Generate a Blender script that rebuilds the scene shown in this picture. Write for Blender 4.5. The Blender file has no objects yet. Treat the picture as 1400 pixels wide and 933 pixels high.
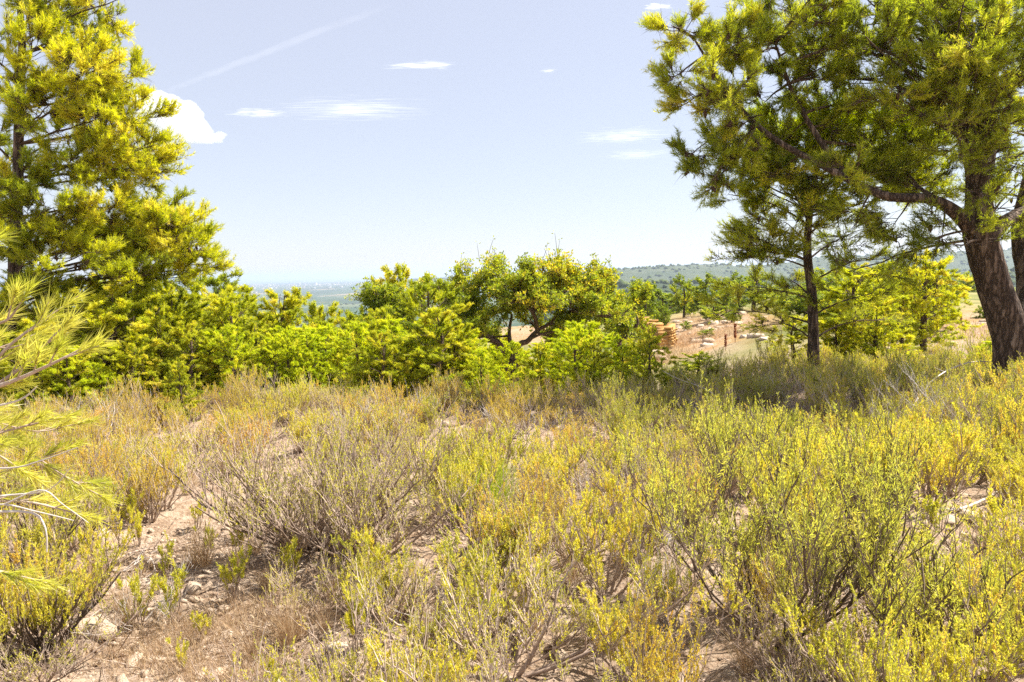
import bpy, math, random
import numpy as np
from mathutils import Vector, Matrix, Euler

# ------------------------------------------------------------------ camera, world, sun, exposure
S = bpy.context.scene
C = S.collection
EYE = 1.65
PITCH, ROLL, LENS = math.radians(5.34), math.radians(1.25), 26.0
cd = bpy.data.cameras.new('camera'); cam = bpy.data.objects.new('camera', cd); C.objects.link(cam)
cam.location = (0, 0, EYE); cam.rotation_euler = (math.pi/2 - PITCH, ROLL, 0)
cd.lens = LENS; cd.sensor_width = 36; cd.clip_start = .05; cd.clip_end = 200000
S.camera = cam
SUN_EL, SUN_AZ = math.radians(54), math.radians(72)       # azimuth from +Y towards +X
w = bpy.data.worlds.new('World'); S.world = w; w.use_nodes = True
nt = w.node_tree; bg = nt.nodes['Background']
sky = nt.nodes.new('ShaderNodeTexSky'); sky.sky_type = 'NISHITA'; sky.sun_disc = False
sky.sun_elevation = SUN_EL; sky.sun_rotation = SUN_AZ; sky.altitude = 150
sky.air_density = 1.0; sky.dust_density = .3; sky.ozone_density = 2.0
wb = nt.nodes.new('ShaderNodeMixRGB'); wb.inputs[0].default_value = .72; wb.inputs[2].default_value = (3.3, 3.3, 3.72, 1)   # a thin even veil of high haze
nt.links.new(sky.outputs[0], wb.inputs[1]); nt.links.new(wb.outputs[0], bg.inputs[0]); bg.inputs[1].default_value = .09
sl = bpy.data.lights.new('sun', 'SUN'); sl.energy = 4.8; sl.angle = math.radians(.53); sl.color = (1, .94, .83)
sun = bpy.data.objects.new('sun', sl); C.objects.link(sun)
sd = Vector((math.sin(SUN_AZ)*math.cos(SUN_EL), math.cos(SUN_AZ)*math.cos(SUN_EL), math.sin(SUN_EL)))
sun.rotation_euler = sd.to_track_quat('Z', 'Y').to_euler(); sun.location = (20, 20, 40)
S.view_settings.view_transform = 'Standard'; S.view_settings.look = 'None'
S.view_settings.exposure = 1.35; S.view_settings.gamma = 1
S.cycles.max_bounces = 8; S.cycles.diffuse_bounces = 4; S.cycles.transmission_bounces = 4
S.cycles.glossy_bounces = 2; S.cycles.volume_bounces = 6; S.cycles.transparent_max_bounces = 12
S.cycles.use_denoising = False
S.cycles.sample_clamp_indirect = 4

rng = np.random.default_rng(7)
R3 = np.array(Euler(cam.rotation_euler).to_matrix())
F = 1400*LENS/36
def ray(px, py):
    return R3 @ np.array([(px-700)/F, -(py-466.5)/F, -1.])
def P(px, py, d):                       # the point at distance d (along +Y) in the direction of a picture point
    r = ray(px, py); return np.array([0, 0, EYE]) + r*(d/r[1])
def proj(p):
    v = (np.asarray(p) - np.array([0, 0, EYE])) @ R3
    return 700 + F*v[..., 0]/-v[..., 2], 466.5 - F*v[..., 1]/-v[..., 2]

# ------------------------------------------------------------------ terrain height
def sstep(a, b, x):
    t = np.clip((x-a)/(b-a), 0, 1); return t*t*(3-2*t)
_s = np.random.default_rng(3)
_wv = [( _s.uniform(-1, 1, 2)*f, _s.uniform(0, 6.3), a) for f, a in
       ((.5, .05), (.9, .04), (1.3, .03), (2.2, .02), (3.1, .016), (4.7, .011), (6.5, .009), (9, .006), (12, .005), (17, .003), (23, .003))]
def H(x, y):
    x = np.asarray(x, float); y = np.asarray(y, float)
    u = x/np.maximum(y, 4)
    base = -.03*np.clip(y, -50, 14)
    mid = sstep(11, 22, y)
    amt = 2.4 - 2.2*sstep(.02, .42, u) + 1.0*sstep(-.1, -.5, u)
    z = base - mid*amt - .018*np.clip(y-14, 0, 76) - sstep(22, 90, y)*3.0*sstep(.1, -.4, u)
    z = z - .105*np.clip(y-90, 0, 1100) - .0*y
    b = 0
    for k, ph, a in _wv: b = b + a*np.sin(k[0]*x*2+k[1]*y*2+ph)
    far = np.maximum(np.abs(x), y)
    z = z + b*(1-sstep(60, 200, far)) + sstep(25, 80, far)*(1-sstep(300, 900, far))*.5*np.sin(x*.06+1)*np.sin(y*.05)
    # lateral fall far away, and the coastal plain
    z = np.where(far > 200, z - .03*np.clip(np.abs(x)-200, 0, 1500)*(y < 1300), z)
    z = np.maximum(z, -120 + 1.2*np.sin(x*.0011)*np.sin(y*.0013+1))
    z = z - 4*sstep(14200, 14800, y + 900*np.sin(x*.0007+.8) + 300*np.sin(x*.0031) - .12*x)
    return z
def G(px, d):                           # ground point at distance d below picture column px
    p = P(px, 400, d); z = float(H(p[0], p[1])); 
    for _ in range(3):
        q = proj(np.array([p[0], d, z]))
        p = P(px, q[1], d); z = float(H(p[0], d))
    return np.array([p[0], d, z])
def GP(px, py):                         # ground point seen at a picture point
    r = ray(px, py); r = r/np.linalg.norm(r); t = 1.0; o = np.array([0, 0, EYE])
    while t < 30000:
        q = o + r*t
        if q[2] < H(q[0], q[1]): break
        t *= 1.004
    return q

# ------------------------------------------------------------------ mesh helpers
def mesh(name, V, Fs, mat, tint=None, smooth=False, attr='tint'):
    """V (n,3); Fs list of (m,k) index arrays; tint: per-face floats (concatenated)"""
    me = bpy.data.meshes.new(name)
    Fs = [f for f in Fs if len(f)]
    nl = sum(f.size for f in Fs); nf = sum(len(f) for f in Fs)
    me.vertices.add(len(V)); me.vertices.foreach_set('co', np.ascontiguousarray(V, np.float32).ravel())
    me.loops.add(nl); me.loops.foreach_set('vertex_index', np.concatenate([f.ravel() for f in Fs]).astype(np.int32))
    me.polygons.add(nf)
    tot = np.concatenate([np.full(len(f), f.shape[1]) for f in Fs]).astype(np.int32)
    st = np.concatenate([[0], np.cumsum(tot)[:-1]]).astype(np.int32)
    me.polygons.foreach_set('loop_start', st)
    try: me.polygons.foreach_set('loop_total', tot)
    except Exception: pass
    if smooth: me.polygons.foreach_set('use_smooth', np.ones(nf, bool))
    me.update(calc_edges=True)
    if tint is not None:
        a = me.attributes.new(attr, 'FLOAT', 'FACE'); a.data.foreach_set('value', np.asarray(tint, np.float32))
    me.materials.append(mat)
    return me
def link(name, me, parent=None, loc=None, **kw):
    o = bpy.data.objects.new(name, me); C.objects.link(o)
    if parent: o.parent = parent
    if loc is not None: o.location = tuple(float(v) for v in loc)
    for k, v in kw.items(): o[k] = v
    return o
def thing(name, label, cat, loc=(0, 0, 0), group=None):
    o = link(name, None, None, loc, label=label, category=cat); o.empty_display_size = .1
    if group: o['group'] = group
    return o
def copy_thing(root, loc, rz=0, sc=1, label=None, group=None, tilt=(0, 0)):
    r = root.copy(); C.objects.link(r)
    r.location = tuple(float(v) for v in loc); r.rotation_euler = (tilt[0], tilt[1], rz)
    r.scale = (sc, sc, sc) if np.isscalar(sc) else sc
    if label: r['label'] = label
    if group: r['group'] = group
    for ch in root.children:
        c = ch.copy(); C.objects.link(c); c.parent = r
        for g in ch.children:
            d = g.copy(); C.objects.link(d); d.parent = c
    return r
def nrm(a): return a/np.maximum(np.linalg.norm(a, axis=-1, keepdims=True), 1e-9)
def rdir(r, n): return nrm(r.normal(size=(n, 3)))
def perp(D, r):
    return nrm(np.cross(D, r.normal(size=D.shape)))
class Geo:                              # gathers vertices and faces of ONE mesh
    def __init__(s): s.V = []; s.F = {}; s.T = {}; s.n = 0
    def add(s, V, Fa, t=None):
        k = Fa.shape[1]; s.V.append(V); s.F.setdefault(k, []).append(Fa + s.n)
        s.T.setdefault(k, []).append(np.zeros(len(Fa)) if t is None else t); s.n += len(V)
    def tubes(s, pts, rad, sides=3, tint=None, cap=False):
        n, m, _ = pts.shape
        T = nrm(np.gradient(pts, axis=1))
        X = np.empty_like(T); X[:, 0] = nrm(np.cross(T[:, 0], np.array([.31, .87, .39])[None]))
        for i in range(1, m): X[:, i] = nrm(X[:, i-1] - T[:, i]*np.sum(X[:, i-1]*T[:, i], -1, keepdims=True))
        Y = np.cross(T, X)
        a = np.arange(sides)*2*math.pi/sides
        ring = X[:, :, None]*np.cos(a)[:, None] + Y[:, :, None]*np.sin(a)[:, None]
        V = pts[:, :, None] + ring*rad[..., None, None]if rad.ndim == 2 else pts[:, :, None] + ring*rad[..., None]
        V = V.reshape(-1, 3)
        i = np.arange(n)[:, None, None]*m*sides + np.arange(m-1)[None, :, None]*sides
        j = np.arange(sides)[None, None]; j2 = (j+1) % sides
        Fq = np.stack([i+j, i+j2, i+j2+sides, i+j+sides], -1).reshape(-1, 4)
        t = None if tint is None else np.repeat(tint, (m-1)*sides)
        s.add(V, Fq, t)
    def blades(s, Pt, D, L, W, r, tint=None, kind='tri', fold=0):
        n = len(Pt); L = np.broadcast_to(L, n)[:, None]; W = np.broadcast_to(W, n)[:, None]
        Q = perp(D, r)
        if kind == 'tri':
            V = np.stack([Pt-Q*W/2, Pt+Q*W/2, Pt+D*L], 1).reshape(-1, 3)
            Fa = np.arange(n*3).reshape(-1, 3)
        else:
            N = np.cross(D, Q)
            V = np.stack([Pt, Pt+D*L*.45+Q*W/2, Pt+D*L+N*L*fold, Pt+D*L*.45-Q*W/2], 1).reshape(-1, 3)
            Fa = np.arange(n*4).reshape(-1, 4)
        s.add(V, Fa, tint)
    def mesh(s, name, mat, smooth=False):
        ks = sorted(s.F); Fs = [np.concatenate(s.F[k]) for k in ks]
        return mesh(name, np.concatenate(s.V), Fs, mat, np.concatenate([np.concatenate(s.T[k]) for k in ks]), smooth)
def bez(A, B, Cc, m):                   # batches of quadratic curves -> (n,m,3)
    t = np.linspace(0, 1, m)[None, :, None]
    return (1-t)**2*A[:, None] + 2*t*(1-t)*B[:, None] + t*t*Cc[:, None]
def on(pts, t):                         # point and tangent on curve i at t
    n, m, _ = pts.shape; f = t*(m-1); i = np.minimum(f.astype(int), m-2); f = (f-i)[:, None]
    k = np.arange(n); a = pts[k, i]; b = pts[k, i+1]
    return a*(1-f)+b*f, nrm(b-a)
def spline(pts, m):                     # smooth polyline through key points
    pts = np.asarray(pts, float); n = len(pts); out = []
    for t in np.linspace(0, n-1, m):
        i = min(int(t), n-2); f = t-i
        p0 = pts[max(i-1, 0)]; p1 = pts[i]; p2 = pts[i+1]; p3 = pts[min(i+2, n-1)]
        out.append(.5*((2*p1)+(-p0+p2)*f+(2*p0-5*p1+4*p2-p3)*f*f+(-p0+3*p1-3*p2+p3)*f**3))
    return np.array(out)

# ------------------------------------------------------------------ materials
def newmat(name):
    m = bpy.data.materials.new(name); m.use_nodes = True; n = m.node_tree.nodes; n.clear()
    return m, n, m.node_tree.links
def ramp(n, stops):
    r = n.new('ShaderNodeValToRGB'); e = r.color_ramp.elements
    e[0].position, e[0].color = stops[0][0], (*stops[0][1], 1)
    e[1].position, e[1].color = stops[-1][0], (*stops[-1][1], 1)
    for p, c in stops[1:-1]:
        x = e.new(p); x.color = (*c, 1)
    return r
def leafmat(name, stops, trans=.4, rough=.5, spec=.25):
    m, n, l = newmat(name)
    a = n.new('ShaderNodeAttribute'); a.attribute_name = 'tint'
    oi = n.new('ShaderNodeObjectInfo')
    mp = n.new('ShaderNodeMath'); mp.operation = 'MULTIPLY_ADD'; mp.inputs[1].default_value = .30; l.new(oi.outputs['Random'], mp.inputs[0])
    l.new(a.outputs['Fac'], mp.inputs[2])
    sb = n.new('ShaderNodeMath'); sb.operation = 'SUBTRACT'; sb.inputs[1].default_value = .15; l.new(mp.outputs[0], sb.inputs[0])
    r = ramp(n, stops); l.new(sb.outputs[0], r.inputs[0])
    b = n.new('ShaderNodeBsdfPrincipled'); b.inputs['Roughness'].default_value = rough
    b.inputs['Specular IOR Level'].default_value = spec
    t = n.new('ShaderNodeBsdfTranslucent')
    hs = n.new('ShaderNodeHueSaturation'); hs.inputs['Saturation'].default_value = 1.1; hs.inputs['Value'].default_value = 1.25
    l.new(r.outputs[0], b.inputs['Base Color']); l.new(r.outputs[0], hs.inputs['Color']); l.new(hs.outputs[0], t.inputs[0])
    x = n.new('ShaderNodeMixShader'); x.inputs[0].default_value = trans
    o = n.new('ShaderNodeOutputMaterial'); l.new(b.outputs[0], x.inputs[1]); l.new(t.outputs[0], x.inputs[2]); l.new(x.outputs[0], o.inputs[0])
    return m
def woodmat(name, c0, c1, c2, scale=8, bump=.6, stretch=.25):
    m, n, l = newmat(name)
    tc = n.new('ShaderNodeTexCoord'); mp = n.new('ShaderNodeMapping'); mp.inputs['Scale'].default_value = (1, 1, stretch)
    l.new(tc.outputs['Object'], mp.inputs[0])
    v = n.new('ShaderNodeTexVoronoi'); v.feature = 'DISTANCE_TO_EDGE'; v.inputs['Scale'].default_value = scale
    no = n.new('ShaderNodeTexNoise'); no.inputs['Scale'].default_value = scale*1.6; no.inputs['Detail'].default_value = 6
    wn = n.new('ShaderNodeMixRGB'); wn.blend_type = 'ADD'; wn.inputs[0].default_value = .25
    l.new(mp.outputs[0], wn.inputs[1]); l.new(no.outputs['Color'], wn.inputs[2]); l.new(mp.outputs[0], no.inputs[0]); l.new(wn.outputs[0], v.inputs[0])
    a = n.new('ShaderNodeMath'); a.operation = 'MULTIPLY'; a.inputs[1].default_value = 3.0; a.use_clamp = True; l.new(v.outputs['Distance'], a.inputs[0])
    cm = n.new('ShaderNodeMath'); cm.operation = 'MULTIPLY'; l.new(a.outputs[0], cm.inputs[0]); l.new(no.outputs['Fac'], cm.inputs[1])
    at = n.new('ShaderNodeAttribute'); at.attribute_name = 'tint'
    ad = n.new('ShaderNodeMath'); ad.operation = 'ADD'; l.new(cm.outputs[0], ad.inputs[0]); l.new(at.outputs['Fac'], ad.inputs[1])
    r = ramp(n, [(0, c0), (.35, c1), (.9, c2)]); l.new(ad.outputs[0], r.inputs[0])
    b = n.new('ShaderNodeBsdfPrincipled'); b.inputs['Roughness'].default_value = .85; b.inputs['Specular IOR Level'].default_value = .2
    bp = n.new('ShaderNodeBump'); bp.inputs['Strength'].default_value = bump; bp.inputs['Distance'].default_value = .03
    l.new(cm.outputs[0], bp.inputs['Height']); l.new(bp.outputs[0], b.inputs['Normal'])
    l.new(r.outputs[0], b.inputs['Base Color'])
    o = n.new('ShaderNodeOutputMaterial'); l.new(b.outputs[0], o.inputs[0])
    return m
def flatmat(name, stops, scale=3, rough=.9, bump=.3, coord='Object'):
    m, n, l = newmat(name)
    tc = n.new('ShaderNodeTexCoord')
    no = n.new('ShaderNodeTexNoise'); no.inputs['Scale'].default_value = scale; no.inputs['Detail'].default_value = 8; no.inputs['Roughness'].default_value = .65
    l.new(tc.outputs[coord], no.inputs[0])
    oi = n.new('ShaderNodeObjectInfo'); at = n.new('ShaderNodeAttribute'); at.attribute_name = 'tint'
    s1 = n.new('ShaderNodeMath'); s1.operation = 'MULTIPLY_ADD'; s1.inputs[1].default_value = .3; l.new(oi.outputs['Random'], s1.inputs[0]); l.new(no.outputs['Fac'], s1.inputs[2])
    s2 = n.new('ShaderNodeMath'); s2.operation = 'ADD'; l.new(s1.outputs[0], s2.inputs[0]); l.new(at.outputs['Fac'], s2.inputs[1])
    s3 = n.new('ShaderNodeMath'); s3.operation = 'SUBTRACT'; s3.inputs[1].default_value = .15; l.new(s2.outputs[0], s3.inputs[0])
    r = ramp(n, stops); l.new(s3.outputs[0], r.inputs[0])
    b = n.new('ShaderNodeBsdfPrincipled'); b.inputs['Roughness'].default_value = rough; b.inputs['Specular IOR Level'].default_value = .2
    bp = n.new('ShaderNodeBump'); bp.inputs['Strength'].default_value = bump; bp.inputs['Distance'].default_value = .02
    l.new(no.outputs['Fac'], bp.inputs['Height']); l.new(bp.outputs[0], b.inputs['Normal']); l.new(r.outputs[0], b.inputs['Base Color'])
    o = n.new('ShaderNodeOutputMaterial'); l.new(b.outputs[0], o.inputs[0])
    return m

M = {}
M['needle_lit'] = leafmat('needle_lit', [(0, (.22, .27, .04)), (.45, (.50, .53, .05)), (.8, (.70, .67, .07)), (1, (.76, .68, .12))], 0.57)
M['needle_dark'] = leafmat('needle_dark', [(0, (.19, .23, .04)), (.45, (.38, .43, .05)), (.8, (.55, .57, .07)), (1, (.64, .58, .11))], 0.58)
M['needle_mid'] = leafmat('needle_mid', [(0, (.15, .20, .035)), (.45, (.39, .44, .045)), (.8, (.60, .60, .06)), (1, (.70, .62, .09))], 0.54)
M['needle_young_lit'] = leafmat('needle_young_lit', [(0, (.38, .46, .04)), (.45, (.60, .66, .055)), (.8, (.76, .76, .07)), (1, (.82, .76, .12))], 0.56)  # young pines' bright needles; also paints sunlight onto the slender pine's top plume
M['needle_near'] = leafmat('needle_near', [(0, (.24, .31, .03)), (.45, (.52, .53, .09)), (.8, (.68, .64, .15)), (1, (.72, .64, .2))], .55, .35, .5)
M['needle_brown'] = leafmat('needle_brown', [(0, (.30, .12, .07)), (.5, (.42, .18, .10)), (1, (.5, .27, .12))], .3)
M['leaf_carob'] = leafmat('leaf_carob', [(0, (.13, .18, .03)), (.4, (.29, .36, .045)), (.75, (.50, .52, .06)), (1, (.74, .58, .08))], 0.46)
M['leaf_rose'] = leafmat('leaf_rose', [(0, (.35, .37, .07)), (.4, (.60, .58, .09)), (.75, (.74, .67, .11)), (1, (.73, .54, .13))], 0.52)
M['leaf_fresh'] = leafmat('leaf_fresh', [(0, (.34, .39, .07)), (.45, (.58, .585, .105)), (.8, (.72, .65, .13)), (1, (.74, .60, .16))], 0.5)
M['leaf_heath'] = leafmat('leaf_heath', [(0, (.43, .37, .07)), (.4, (.66, .54, .09)), (.75, (.77, .62, .10)), (1, (.73, .46, .11))], 0.46)
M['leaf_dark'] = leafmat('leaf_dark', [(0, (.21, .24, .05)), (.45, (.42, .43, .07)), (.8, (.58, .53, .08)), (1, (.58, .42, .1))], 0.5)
M['leaf_grey'] = leafmat('leaf_grey', [(0, (.20, .21, .10)), (.5, (.34, .34, .15)), (1, (.45, .42, .2))], .3)
M['straw'] = leafmat('straw', [(0, (.30, .19, .11)), (.5, (.46, .33, .20)), (1, (.62, .50, .33))], .3)
M['grass_green'] = leafmat('grass_green', [(0, (.22, .33, .03)), (.5, (.40, .48, .05)), (1, (.55, .52, .12))], .4)
M['bark'] = woodmat('bark', (.035, .024, .018), (.15, .105, .08), (.34, .26, .21), 9, .9)
M['bark_small'] = woodmat('bark_small', (.06, .04, .03), (.17, .12, .09), (.33, .26, .21), 18, .5)
M['twig_grey'] = flatmat('twig_grey', [(0, (.17, .12, .09)), (.5, (.40, .30, .235)), (1, (.66, .55, .46))], 20, .8)
M['twig_dark'] = flatmat('twig_dark', [(0, (.05, .035, .025)), (.5, (.13, .09, .065)), (1, (.30, .23, .18))], 20, .8)
M['twig_white'] = flatmat('twig_white', [(0, (.36, .31, .27)), (.5, (.56, .50, .45)), (1, (.72, .67, .62))], 20, .8)
M['cone'] = flatmat('cone', [(0, (.03, .018, .012)), (.6, (.09, .055, .035)), (1, (.17, .11, .07))], 60, .8)
M['stone'] = flatmat('stone', [(0, (.26, .17, .11)), (.4, (.46, .345, .25)), (.7, (.60, .49, .385)), (1, (.70, .61, .51))], 14, .95, .6)
M['ruin_stone'] = flatmat('ruin_stone', [(0, (.26, .13, .04)), (.45, (.46, .26, .09)), (.75, (.54, .37, .16)), (1, (.62, .50, .33))], 4, .95, .6)

# ground
def ground_material():
    m, n, l = newmat('ground_earth')
    g = n.new('ShaderNodeNewGeometry')
    def noise(sc, det=8, ro=.6):
        x = n.new('ShaderNodeTexNoise'); x.inputs['Scale'].default_value = sc; x.inputs['Detail'].default_value = det; x.inputs['Roughness'].default_value = ro
        l.new(g.outputs['Position'], x.inputs[0]); return x
    big, fine, lit = noise(.9), noise(28, 8, .7), noise(5, 8, .7)
    r1 = ramp(n, [(.27, (.12, .07, .045)), (.41, (.25, .165, .105)), (.5, (.38, .275, .195)), (.6, (.50, .40, .305)), (.75, (.64, .56, .47))])
    a = n.new('ShaderNodeMath'); a.operation = 'MULTIPLY_ADD'; a.inputs[1].default_value = .55; l.new(fine.outputs[0], a.inputs[0])
    b0 = n.new('ShaderNodeMath'); b0.operation = 'MULTIPLY'; b0.inputs[1].default_value = .45; l.new(lit.outputs[0], b0.inputs[0]); l.new(b0.outputs[0], a.inputs[2])
    l.new(a.outputs[0], r1.inputs[0])
    # mid-distance scrub colour (beyond the built shrubs), far plain of fields
    r2 = ramp(n, [(.3, (.10, .12, .03)), (.5, (.19, .20, .06)), (.72, (.36, .28, .14))]); l.new(noise(.35).outputs[0], r2.inputs[0])
    sep = n.new('ShaderNodeSeparateXYZ'); l.new(g.outputs['Position'], sep.inputs[0])
    def mr(a0, a1, src):
        x = n.new('ShaderNodeMapRange'); x.inputs[1].default_value = a0; x.inputs[2].default_value = a1; l.new(src, x.inputs[0]); return x
    at = n.new('ShaderNodeAttribute'); at.attribute_name = 'bare'
    x1 = n.new('ShaderNodeMixRGB'); l.new(at.outputs['Fac'], x1.inputs[0]); l.new(r2.outputs[0], x1.inputs[1]); l.new(r1.outputs[0], x1.inputs[2])
    och = n.new('ShaderNodeMixRGB'); och.blend_type = 'MULTIPLY'; och.inputs[0].default_value = 1
    r5 = ramp(n, [(.36, (1.0, .74, .48)), (.48, (1.0, .86, .68)), (.58, (1.0, .97, .95))]); l.new(noise(.55, 6).outputs[0], r5.inputs[0])
    yf = mr(22, 30, sep.outputs['Y']); mo = n.new('ShaderNodeMixRGB'); l.new(yf.outputs[0], mo.inputs[0]); mo.inputs[1].default_value = (1, 1, 1, 1); l.new(r5.outputs[0], mo.inputs[2])
    l.new(r1.outputs[0], och.inputs[1]); l.new(mo.outputs[0], och.inputs[2]); l.new(och.outputs[0], x1.inputs[2])
    # fields
    mp = n.new('ShaderNodeMapping'); mp.inputs['Scale'].default_value = (.0042, .0016, 1); mp.inputs['Rotation'].default_value = (0, 0, .3); l.new(g.outputs['Position'], mp.inputs[0])
    v = n.new('ShaderNodeTexVoronoi'); v.distance = 'CHEBYCHEV'; v.inputs['Scale'].default_value = 1; l.new(mp.outputs[0], v.inputs[0])
    sv = n.new('ShaderNodeSeparateColor'); l.new(v.outputs['Color'], sv.inputs[0])
    r3 = ramp(n, [(0, (.04, .055, .035)), (.3, (.08, .105, .06)), (.5, (.13, .15, .08)), (.66, (.26, .2, .13)), (.8, (.06, .1, .05)), (.95, (.32, .28, .22)), (1, (.45, .43, .38))]); r3.color_ramp.interpolation = 'CONSTANT'
    l.new(sv.outputs[0], r3.inputs[0])
    nz = n.new('ShaderNodeTexNoise'); nz.inputs['Scale'].default_value = .004; nz.inputs['Detail'].default_value = 10; nz.inputs['Roughness'].default_value = .7; l.new(g.outputs['Position'], nz.inputs[0])
    r4 = ramp(n, [(.45, (0, 0, 0)), (.55, (1, 1, 1))]); l.new(nz.outputs[0], r4.inputs[0])
    x2 = n.new('ShaderNodeMixRGB'); x2.blend_type = 'MIX'; l.new(r4.outputs[0], x2.inputs[0]); l.new(r3.outputs[0], x2.inputs[1]); x2.inputs[2].default_value = (.045, .075, .035, 1)
    f = mr(180, 900, sep.outputs['Y'])
    x3 = n.new('ShaderNodeMixRGB'); l.new(f.outputs[0], x3.inputs[0]); l.new(x1.outputs[0], x3.inputs[1]); l.new(x2.outputs[0], x3.inputs[2])
    b = n.new('ShaderNodeBsdfPrincipled'); b.inputs['Roughness'].default_value = .95; b.inputs['Specular IOR Level'].default_value = .1
    l.new(x3.outputs[0], b.inputs['Base Color'])
    bp = n.new('ShaderNodeBump'); bp.inputs['Strength'].default_value = 1.0; bp.inputs['Distance'].default_value = .035; l.new(fine.outputs[0], bp.inputs['Height']); l.new(bp.outputs[0], b.inputs['Normal'])
    o = n.new('ShaderNodeOutputMaterial'); l.new(b.outputs[0], o.inputs[0])
    return m

# ------------------------------------------------------------------ SETTING: ground, sea, hills
def axis(a, b, step, far, grow, lo=None):
    c = list(np.arange(a, b, step)); s = step; v = c[-1]
    up = []
    while v < far: s *= grow; v += s; up.append(v)
    v = a; s = step; dn = []
    lo = -far if lo is None else lo
    while v > lo: s *= grow; v -= s; dn.append(v)
    return np.array(dn[::-1] + c + up)
ax = axis(-4.2, 4.2, .09, 42000, 1.11)
ay = axis(2.2, 7, .08, 17000, 1.06, -60)
gx, gy = np.meshgrid(ax, ay)
gz = H(gx, gy)
near = (1-sstep(9, 16, np.hypot(gx, gy)))
rb = np.random.default_rng(5)
for k in range(150):                        # small lumps and hollows in the stony soil
    cx, cy, rr, a = rb.uniform(-5, 5), rb.uniform(2.2, 8), rb.uniform(.07, .3), rb.uniform(-.04, .05)
    gz = gz + a*np.exp(-((gx-cx)**2+(gy-cy)**2)/rr**2)
gz = gz + near*rb.normal(0, .013, gx.shape)
px_, py_ = proj(np.stack([gx, np.maximum(gy, .5), gz], -1))
bare = (1-sstep(16, 30, gy))
bare = np.where(gy < 1, 1, bare)
def ell(cx, cy, rx, ry): return np.exp(-(((px_-cx)/rx)**2+((py_-cy)/ry)**2)**1.5)*(gy > 20)*(gy < 90)
for e in ((955, 460, 75, 34), (1010, 440, 60, 16), (880, 495, 40, 14), (730, 455, 60, 16), (1330, 452, 130, 30)): bare = np.maximum(bare, ell(*e))
nx, ny = len(ax), len(ay)
idx = np.arange(nx*ny).reshape(ny, nx)
Fq = np.stack([idx[:-1, :-1], idx[:-1, 1:], idx[1:, 1:], idx[1:, :-1]], -1).reshape(-1, 4)
me = mesh('ground', np.stack([gx, gy, gz], -1).reshape(-1, 3), [Fq], ground_material(), smooth=True)
a = me.attributes.new('bare', 'FLOAT', 'POINT'); a.data.foreach_set('value', bare.ravel().astype(np.float32))
link('ground', me, kind='structure')
# exact height on the built sheet for planting
def HZ(x, y):
    i = np.clip(np.searchsorted(ax, x)-1, 0, nx-2); j = np.clip(np.searchsorted(ay, y)-1, 0, ny-2)
    fx = (x-ax[i])/(ax[i+1]-ax[i]); fy = (y-ay[j])/(ay[j+1]-ay[j])
    return (gz[j, i]*(1-fx)+gz[j, i+1]*fx)*(1-fy)+(gz[j+1, i]*(1-fx)+gz[j+1, i+1]*fx)*fy

m, n, l = newmat('sea_water')
b = n.new('ShaderNodeBsdfPrincipled'); b.inputs['Base Color'].default_value = (.05, .11, .17, 1); b.inputs['Roughness'].default_value = .25
nz = n.new('ShaderNodeTexNoise'); nz.inputs['Scale'].default_value = .02; nz.inputs['Detail'].default_value = 4
tc = n.new('ShaderNodeTexCoord'); l.new(tc.outputs['Object'], nz.inputs[0])
bp = n.new('ShaderNodeBump'); bp.inputs['Strength'].default_value = .6; bp.inputs['Distance'].default_value = 8; l.new(nz.outputs[0], bp.inputs['Height']); l.new(bp.outputs[0], b.inputs['Normal'])
o = n.new('ShaderNodeOutputMaterial'); l.new(b.outputs[0], o.inputs[0])
V = np.array([(-42000, 12500, -121.8), (42000, 12500, -121.8), (42000, 41000, -121.8), (-42000, 41000, -121.8)], float)
link('sea', mesh('sea', V, [np.array([[0, 1, 2, 3]])], m), kind='structure')

# hills on the right
hillm = flatmat('hill_scrub', [(.3, (.03, .048, .022)), (.55, (.05, .07, .03)), (.75, (.08, .095, .045)), (.95, (.2, .17, .11))], .012, .95, .0)
def hill(name, cols, d0, d1, base, seed, m=60):
    """cols: list of (px, py) of the ridge line seen at distance d0..; a real ridge with front and back slopes"""
    r = np.random.default_rng(seed)
    xs = np.linspace(cols[0][0], cols[-1][0], 220); ys = np.interp(xs, [c[0] for c in cols], [c[1] for c in cols])
    rid = np.array([P(x, y, (d0+d1)/2) for x, y in zip(xs, ys)])
    rid[:, 2] = np.maximum(rid[:, 2] + r.normal(0, 1, 220).cumsum()*.0, base+1)
    t = np.linspace(-1, 1, m)
    prof = np.cos(t*math.pi/2)**1.3
    X = rid[:, 0][None] + 0*t[:, None]; Y = rid[:, 1][None] + t[:, None]*(d1-d0)/2
    Z = base + (rid[:, 2][None]-base)*prof[:, None]
    for k in range(9):
        f = .0022*1.55**k; a0 = 9/1.6**k
        ph = r.uniform(0, 6, 2); an = r.uniform(0, 3.1)
        Z = Z + a0*np.sin(f*(X*math.cos(an)+Y*math.sin(an))*1.7+ph[0])*np.sin(f*(Y*math.cos(an)-X*math.sin(an))*1.4+ph[1])*prof[:, None]*np.clip(np.abs(t[:, None])*4, .12, 1)
    id_ = np.arange(m*220).reshape(m, 220)
    Fh = np.stack([id_[:-1, :-1], id_[:-1, 1:], id_[1:, 1:], id_[1:, :-1]], -1).reshape(-1, 4)
    V = np.stack([X, Y, Z], -1).reshape(-1, 3)
    link(name, mesh(name, V, [Fh], hillm, smooth=True), kind='structure')
    return V.reshape(m, 220, 3)
h1 = hill('hill', [(770, 380), (800, 373), (830, 370), (870, 367), (905, 364), (950, 362), (975, 361), (1000, 364), (1060, 362), (1120, 352), (1190, 350), (1250, 345), (1330, 346), (1420, 338), (1600, 332), (1800, 345)], 2000, 3800, -118, 4)
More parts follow.
